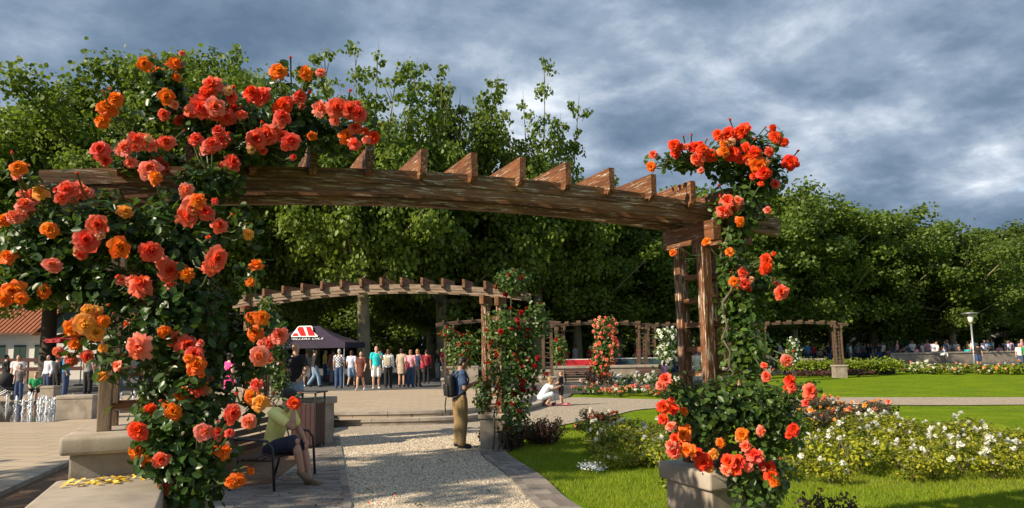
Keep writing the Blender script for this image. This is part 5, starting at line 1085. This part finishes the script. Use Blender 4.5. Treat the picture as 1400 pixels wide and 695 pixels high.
# banner beside the tent
c = at(381, 480, 34.5); b_ = thing('banner', (c.x, 34.5, PZ), 0, 'narrow white banner with a red stripe beside the tent', 'banner'); MB().box((0, 0, 1.25), (.62, .02, 1.5)).build('cloth', white_p, b_); MB().box((.12, -.013, 1.3), (.20, .004, 1.3)).build('stripe', red_p, b_); MB().tube([(-.33, 0, 0), (-.33, 0, 2.1)], .02, 6).build('pole', M['grey_metal'], b_); MB().lathe([(.22, 0), (.22, .03), (.03, .05)], 12, (-.33, 0, 0)).build('foot', M['grey_metal'], b_)
# plaza walls and blocks
def block(px, py, w, d, h, rz, label, z=PZ, group='pale stone blocks'):
    q = on(px, py, z); r = thing('stone_block', (q.x, q.y+d/2, z), math.radians(rz), label, 'block', group); MB().box((0, 0, (h-.10)/2), (w, d, h-.10), None, .012).build('body', M['concrete'], r); MB().box((0, 0, h-.048), (w+.02, d+.02, .10), None, .02).build('top_slab', M['concrete'], r, True); return r
block(98, 574, .86, .55, .60, 8, 'pale stone block at the edge of the fountain'); block(61, 547, .62, .5, .50, 0, 'pale stone block where the green shirted boy sits'); block(628, 527, 1.7, .5, .85, 2, 'pale stone wall end behind the man with the backpack'); block(340, 563, 1.2, .5, .65, 0, 'pale stone block behind the coral rose')
def wall(px0, px1, Y, h, label, z=0.0, mat='concreted', Y1=None):
    a, c = at(px0, 480, Y), at(px1, 480, Y1 or Y); a.z = c.z = z; L = (c-a).length; mid = (a+c)/2; th = math.atan2(c.y-a.y, c.x-a.x); r = thing('stone_wall', mid, th, label, 'wall', 'pale stone walls'); n = max(1, int(L/2.4))
    me = MB().box((0, 0, h/2-.06), (L/n-.02, .4, h-.12), None, .01).mesh('panel', M[mat]); cm = MB().box((0, 0, h-.06), (L/n-.012, .5, .12), None, .015).mesh('coping', M['concrete'])
    for i in range(n): x = -L/2+(i+.5)*L/n; part('panel', me, r, (x, 0, 0)); part('coping', cm, r, (x, 0, 0))
wall(755, 905, 35.5, 1.05, 'pale stone wall behind the salmon rose and the bench'); wall(1215, 1392, 56, 1.15, 'long grey stone wall in front of the crowd', Y1=58); wall(1080, 1125, 47, 1.0, 'short stone wall by the far pergola'); wall(700, 752, 33.5, .95, 'stone wall behind the crouching woman')
block(1120, 499, 1.0, .4, 1.35, 0, 'white box standing by the far pergola', 0.0)
bench((at(793, 480, 34.3).x, 34.3, 0.0), math.radians(-90), 'dark bench against the far stone wall', 'black_metal', plain('dark_slat', (.07, .03, .02)), 1.5, 'far benches')
bench((at(885, 480, 36).x, 34.7, 0.0), math.radians(-90), 'dark bench by the wall past the white climbing rose', 'black_metal', plain('dark_slat', (.07, .03, .02)), 1.5, 'far benches')
# market stall tables
for (px, Y, col, lab) in ((800, 40, (.50, .02, .03), 'stall table under a red cloth behind the wall'), (872, 41, (.03, .06, .07), 'stall table under a dark slate cloth behind the wall')):
    c = at(px, 480, Y); r = thing('stall_table', (c.x, Y, PZ), 0, lab, 'table'); MB().box((0, 0, .98), (3.0, .9, .04)).build('top', M['white'], r); MB().box((0, 0, .80), (3.04, .94, .34), None, .02).build('cloth', cloth(col), r)
    for sx in (-1, 1):
        for sy in (-1, 1): MB().tube([(1.4*sx, .38*sy, 0), (1.4*sx, .38*sy, .95)], .025, 6).build('leg', M['grey_metal'], r)
# dropped petals under the coral rose
P = np.column_stack([rng.uniform(-3.9, -1.4, 90), rng.uniform(8.6, 12.0, 90), np.full(90, .026)]); o = bpy.data.objects.new('fallen_petals', leaf_mesh('fallen_petals', P, np.tile([0, 0, 1.0], (90, 1))+rng.normal(0, .25, (90, 3)), rng.uniform(.02, .045, 90), plain('coral_petal_dry', (.62, .14, .07), .7, .4, 30), wide=1.4)); put(o); tag(o, 'coral petals and dry leaves scattered on the brick paving', 'petals', kind='stuff')
P = np.column_stack([rng.uniform(-3.2, .6, 70), rng.uniform(8.8, 15.0, 70), np.full(70, .02)]); o = bpy.data.objects.new('fallen_leaves', leaf_mesh('fallen_leaves', P, np.tile([0, 0, 1.0], (70, 1))+rng.normal(0, .3, (70, 3)), rng.uniform(.03, .07, 70), plain('dry_leaf', (.16, .10, .04), .8, .4, 30), wide=1.2)); put(o); tag(o, 'dry brown leaves scattered over the gravel', 'leaves', kind='stuff')
# fountain jets
m, t, b, o = new_mat('water_foam'); b.inputs['Base Color'].default_value = (.86, .88, .90, 1); b.inputs['Roughness'].default_value = .35; b.inputs['Subsurface Weight'].default_value = .2; M['foam'] = m
jm = []
for s in range(4):
    rr = random.Random(s); mb = MB(); mb.lathe([(.05, 0), (.024, .05), (.02, .18), (.032, .27), (.03, .33), (.01, .37)], 8)
    for _ in range(16): a = rr.uniform(0, 6.28); q = rr.uniform(.02, .075); mb.ball((q*math.cos(a), q*math.sin(a), rr.uniform(.0, .36)), rr.uniform(.006, .02), 6, 5)
    me = mb.mesh('water', M['foam'], True); me.vertices.foreach_set('co', (np.array([v.co for v in me.vertices])*(1+rng.normal(0, .06, (len(me.vertices), 3)))).ravel()); jm.append(me)
for i, (px, py) in enumerate([(-8, 557), (9, 555), (22, 562), (31, 566), (40, 558), (42, 566), (52, 562), (55, 567), (58, 559), (63, 566), (68, 560), (71, 566), (74, 561), (99, 553), (118, 560), (135, 556), (163, 556), (182, 557), (205, 556)]):
    q = on(px, py, PZ); r = thing('fountain_jet', (q.x, q.y, PZ), random.uniform(0, 6), 'small white water jet bubbling from the plaza fountain', 'water jet', 'jets of the plaza fountain', random.uniform(.85, 1.3)); part('water', jm[i % 4], r)
# pushchair
q = on(6, 548, PZ); r = thing('pushchair', (q.x, q.y, PZ), math.radians(15), 'black pushchair beside the fountain family', 'pushchair'); bl = plain('black_fabric', (.014, .014, .016), .8, .3)
mb = MB(); mb.ball((0, 0, .72), (.32, .28, .30), 14, 10); mb.build('hood', bl, r, True); MB().box((.12, 0, .50), (.62, .40, .22), Matrix.Rotation(.25, 3, 'Y'), .08).build('seat', bl, r, True)
MB().tube([(-.45, -.2, 1.02), (-.1, -.2, .55), (.35, -.2, .12)], .016, 6).tube([(-.45, .2, 1.02), (-.1, .2, .55), (.35, .2, .12)], .016, 6).tube([(-.45, -.2, 1.02), (-.45, .2, 1.02)], .018, 6).tube([(.1, -.2, .4), (-.35, -.2, .12)], .016, 6).tube([(.1, .2, .4), (-.35, .2, .12)], .016, 6).build('frame', M['grey_metal'], r)
wm = MB().tube([(0, -.02, 0), (0, .02, 0)], .12, 16).mesh('wheel', bl)
for (x, y) in ((.36, .2), (.36, -.2), (-.36, .2), (-.36, -.2)): part('wheel', wm, r, (x, y*1.12, .12))
# house
HY = 52.0; c = at(30, 480, HY); hb = thing('house', (c.x, HY, PZ), math.radians(4), 'white house with orange tiled roof and dark green shutters', 'house'); W2, D2, HW = 8.0, 3.5, 3.3
m, t, b, o = new_mat('orange_tile'); v = coords(t, 'Object'); t.links.new(ramp(t, noise(t, 9, 5, .7, v), [(.3, (.30, .10, .045)), (.7, (.50, .20, .10))]), b.inputs['Base Color']); b.inputs['Roughness'].default_value = .85
wv = N(t, 'ShaderNodeTexWave', bands_direction='X'); wv.inputs['Scale'].default_value = 6; t.links.new(v, wv.inputs['Vector']); bump(t, b, wv.outputs['Fac'], .8, .05); M['tile'] = m
wins = [-4.2, -2.85, -1.5, -.1, 1.3, 3.2, 4.8]; M['plaster'] = plain('white_plaster', (.66, .64, .58), .9, .06, 2)
MB().box((0, D2, HW/2), (2*W2, 2*D2, HW)).build('wall', M['plaster'], hb); grn = plain('dark_green_paint', (.008, .035, .022), .5, .2)
for x in wins:
    w = MB().box((x, -.02, 1.75), (.92, .06, 1.40)).build('window', plain('window_frame_white', (.6, .6, .56), .6, .05), hb); 
    for s in (-1, 1): MB().box((x+.21*s, -.06, 1.75), (.40, .05, 1.28)).build('shutter', grn, w)
MB().box((0, -.02, .35), (2*W2, .05, .7)).build('plinth', plain('tan_plinth', (.42, .33, .22), .9, .1), hb)
V = [(-W2-.5, -.55, HW-.1), (W2+.5, -.55, HW-.1), (W2+.5, 2*D2+.55, HW-.1), (-W2-.5, 2*D2+.55, HW-.1), (-W2+2.6, D2, HW+2.3), (W2-2.6, D2, HW+2.3)]
rf = MB().add(V, [(0, 1, 5, 4), (2, 3, 4, 5), (1, 2, 5), (3, 0, 4), (3, 2, 1, 0)]).build('roof', M['tile'], hb)
n = 34; ribm = MB().tube([(0, 0, 0), (0, 4.05, 2.4)], .055, 6).mesh('tile_row', M['tile'])
for i in range(n):
    x = -W2+2.8+i*(2*W2-5.6)/(n-1); part('tile_row', ribm, rf, (x, -.55, HW-.08))
MB().box((0, -.60, HW-.14), (2*W2+1.0, .12, .14)).build('gutter', plain('brown_gutter', (.10, .045, .03), .6), hb)
# gabled wing with green gable boards
c = at(88, 480, 50.5); r = thing('house_wing', (c.x+.4, 50.6, PZ), math.radians(4), 'small gabled wing with dark green boards beside the white house', 'house'); MB().box((0, .5, 1.6), (3.6, 1.6, 3.2)).build('wall', M['plaster'], r); MB().prism([(-2.1, 3.2), (2.1, 3.2), (0, 4.9)], 1, -.36, 1.2).build('gable', grn, r)
for s in (-1, 1): MB().add([(s*2.35, -.65, 3.0), (s*2.35, 1.4, 3.0), (0, 1.4, 5.05), (0, -.65, 5.05), (s*2.35, -.65, 3.12), (s*2.35, 1.4, 3.12), (0, 1.4, 5.17), (0, -.65, 5.17)], [(0, 1, 2, 3), (7, 6, 5, 4), (0, 3, 7, 4), (1, 5, 6, 2), (0, 4, 5, 1), (3, 2, 6, 7)]).build('roof', M['tile'], r)
# fence in front of the house
fr_ = thing('rail_fence', (at(40, 480, 44).x, 44, PZ), 0, 'dark red rail fence in front of the white house', 'fence'); dr2 = plain('dark_red_paint', (.07, .012, .012), .6, .2)
for i in range(9): MB().box((-8+2*i, 0, .75), (.08, .08, 1.5)).build('post', dr2, fr_)
for z in (1.38, .85): MB().box((0, -.06, z), (16.4, .04, .22)).build('rail', dr2, fr_)
# red parasol
q = at(112, 480, 40); r = thing('parasol', (q.x, 40, PZ), 0, 'dark red parasol in front of the house', 'parasol'); mb = MB(); mb.lathe([(1.9, 2.28), (1.9, 2.46), (.9, 2.80), (.06, 3.05), (.04, 3.0), (.9, 2.75), (1.86, 2.42), (1.86, 2.28)], 8); mb.build('canopy', plain('red_canvas', (.32, .015, .025), .8, .1), r); MB().tube([(0, 0, 0), (0, 0, 3.0)], .03, 8).build('pole', M['grey_metal'], r); MB().lathe([(.3, 0), (.3, .08), (.05, .1)], 12).build('base', M['concreted'], r)
# lamp post
def lamp(px, Y, top, label):
    q = at(px, 480, Y); z0 = 0.0; H = at(px, top, Y).z; r = thing('street_lamp', (q.x, Y, z0), 0, label, 'street lamp'); MB().tube([(0, 0, 0), (0, 0, .6), (0, 0, H-.75)], [.10, .075, .06], 10).build('pole', M['grey_metal'], r, True)
    MB().lathe([(.08, H-.80), (.17, H-.62), (.21, H-.22), (.17, H-.2)], 14).build('lantern', plain('milk_glass', (.72, .70, .62), .3, .03), r, True); MB().lathe([(.17, H-.2), (.58, H-.10), (.58, H-.06), (.1, H)], 18).build('hood', M['grey_metal'], r, True)
lamp(1331, 54, 427, 'grey street lamp with a flat round hood beyond the lawn')
# white tents in the distance
for (px, Y, hw, lab) in ((1345, 76, 1.9, 'white pointed tent behind the street lamp'), (1402, 74, 2.0, 'white pointed tent at the end of the tree row'), (1205, 80, 1.7, 'small white tent beside the silver car')):
    q = at(px, 480, Y); r = thing('market_tent', (q.x, Y, PZ), 0, lab, 'tent', 'white market tents'); MB().add([(-hw, -hw, 2.2), (hw, -hw, 2.2), (hw, hw, 2.2), (-hw, hw, 2.2), (0, 0, 3.3)], [(0, 1, 4), (1, 2, 4), (2, 3, 4), (3, 0, 4)]).build('canopy', M['white'], r); MB().box((0, -hw, 2.1), (2*hw, .02, .25)).build('valance', M['white'], r)
    for sx in (-1, 1):
        for sy in (-1, 1): MB().tube([(sx*(hw-.05), sy*(hw-.05), 0), (sx*(hw-.05), sy*(hw-.05), 2.2)], .03, 6).build('leg', M['grey_metal'], r)
# cars
def car(px, Y, rz, col, label):
    q = at(px, 480, Y); r = thing('parked_car', (q.x, Y, PZ), math.radians(rz), label, 'car', 'cars parked under the trees'); pm_ = plain('car_paint_%d_%d' % (int(col[0]*100), int(col[2]*100)), col, .3, .05)
    prof = [(-2.1, .35), (-2.15, .75), (-2.0, .95), (-1.2, 1.0), (-.55, 1.42), (.75, 1.45), (1.45, 1.02), (2.05, .92), (2.12, .6), (2.08, .35)]
    mb = MB(); mb.prism(prof, 1, -.82, .82); bo = mb.build('body', pm_, r)
    for s in (-1, 1):
        MB().prism([(-1.0, 1.02), (-.5, 1.35), (.08, 1.38), (.08, 1.02)], 1, s*.825, s*.832).build('window', M['dark_glass'], r); MB().prism([(.15, 1.02), (.15, 1.38), (.7, 1.38), (1.25, 1.02)], 1, s*.825, s*.832).build('window', M['dark_glass'], r)
        for x in (-1.3, 1.3):
            w = MB().tube([(x, s*.72, .33), (x, s*.86, .33)], .33, 16).build('wheel', M['black_metal'], r); MB().tube([(x, s*.855, .33), (x, s*.87, .33)], .19, 12).build('rim', M['grey_metal'], w)
        MB().box((-2.1, s*.6, .78), (.12, .3, .12), None, .02).build('headlight', M['white'], r)
    return r
car(1258, 72, 5, (.55, .58, .58), 'silver car parked under the trees beyond the wall'); car(1170, 74, 8, (.05, .06, .07), 'dark car parked behind the crowd')
# bus / van with teal flank
q = at(1290, 480, 78); r = thing('coach', (q.x, 78, PZ), math.radians(3), 'dark coach with teal panel and pale roof rail under the trees', 'coach'); MB().box((0, 1.1, 1.75), (13, 2.3, 2.7), None, .15).build('body', plain('coach_paint', (.02, .03, .035), .35, .1), r)
MB().box((-4.6, -.07, 2.1), (3.2, .04, 1.4)).build('panel', plain('teal_paint', (.03, .22, .22), .4, .1), r)
for i in range(5): MB().box((-1.8+1.8*i, -.07, 2.25), (1.6, .04, 1.0)).build('window', M['dark_glass'], r)
MB().box((0, -.1, 3.18), (13, .10, .12)).build('roof_rail', M['white'], r)
for x in (-4.2, 3.6): MB().tube([(x, -.08, .48), (x, .25, .48)], .48, 16).build('wheel', M['black_metal'], r)
q = at(1243, 480, 77); r = thing('white_van', (q.x-3, 77.5, PZ), math.radians(3), 'white box van behind the silver car', 'van'); MB().box((0, 1, 1.75), (3.6, 2.0, 2.2), None, .06).build('box', M['white'], r); MB().prism([(-2.9, .5), (-2.9, 1.2), (-2.4, 2.0), (-1.85, 2.05), (-1.85, .5)], 1, .1, 1.9).build('cab', M['white'], r); MB().prism([(-2.75, 1.25), (-2.38, 1.85), (-1.95, 1.85), (-1.95, 1.25)], 1, .085, .095).build('window', M['dark_glass'], r)
for x in (-2.3, 1.0): MB().tube([(x, .0, .35), (x, .25, .35)], .35, 14).build('wheel', M['black_metal'], r)
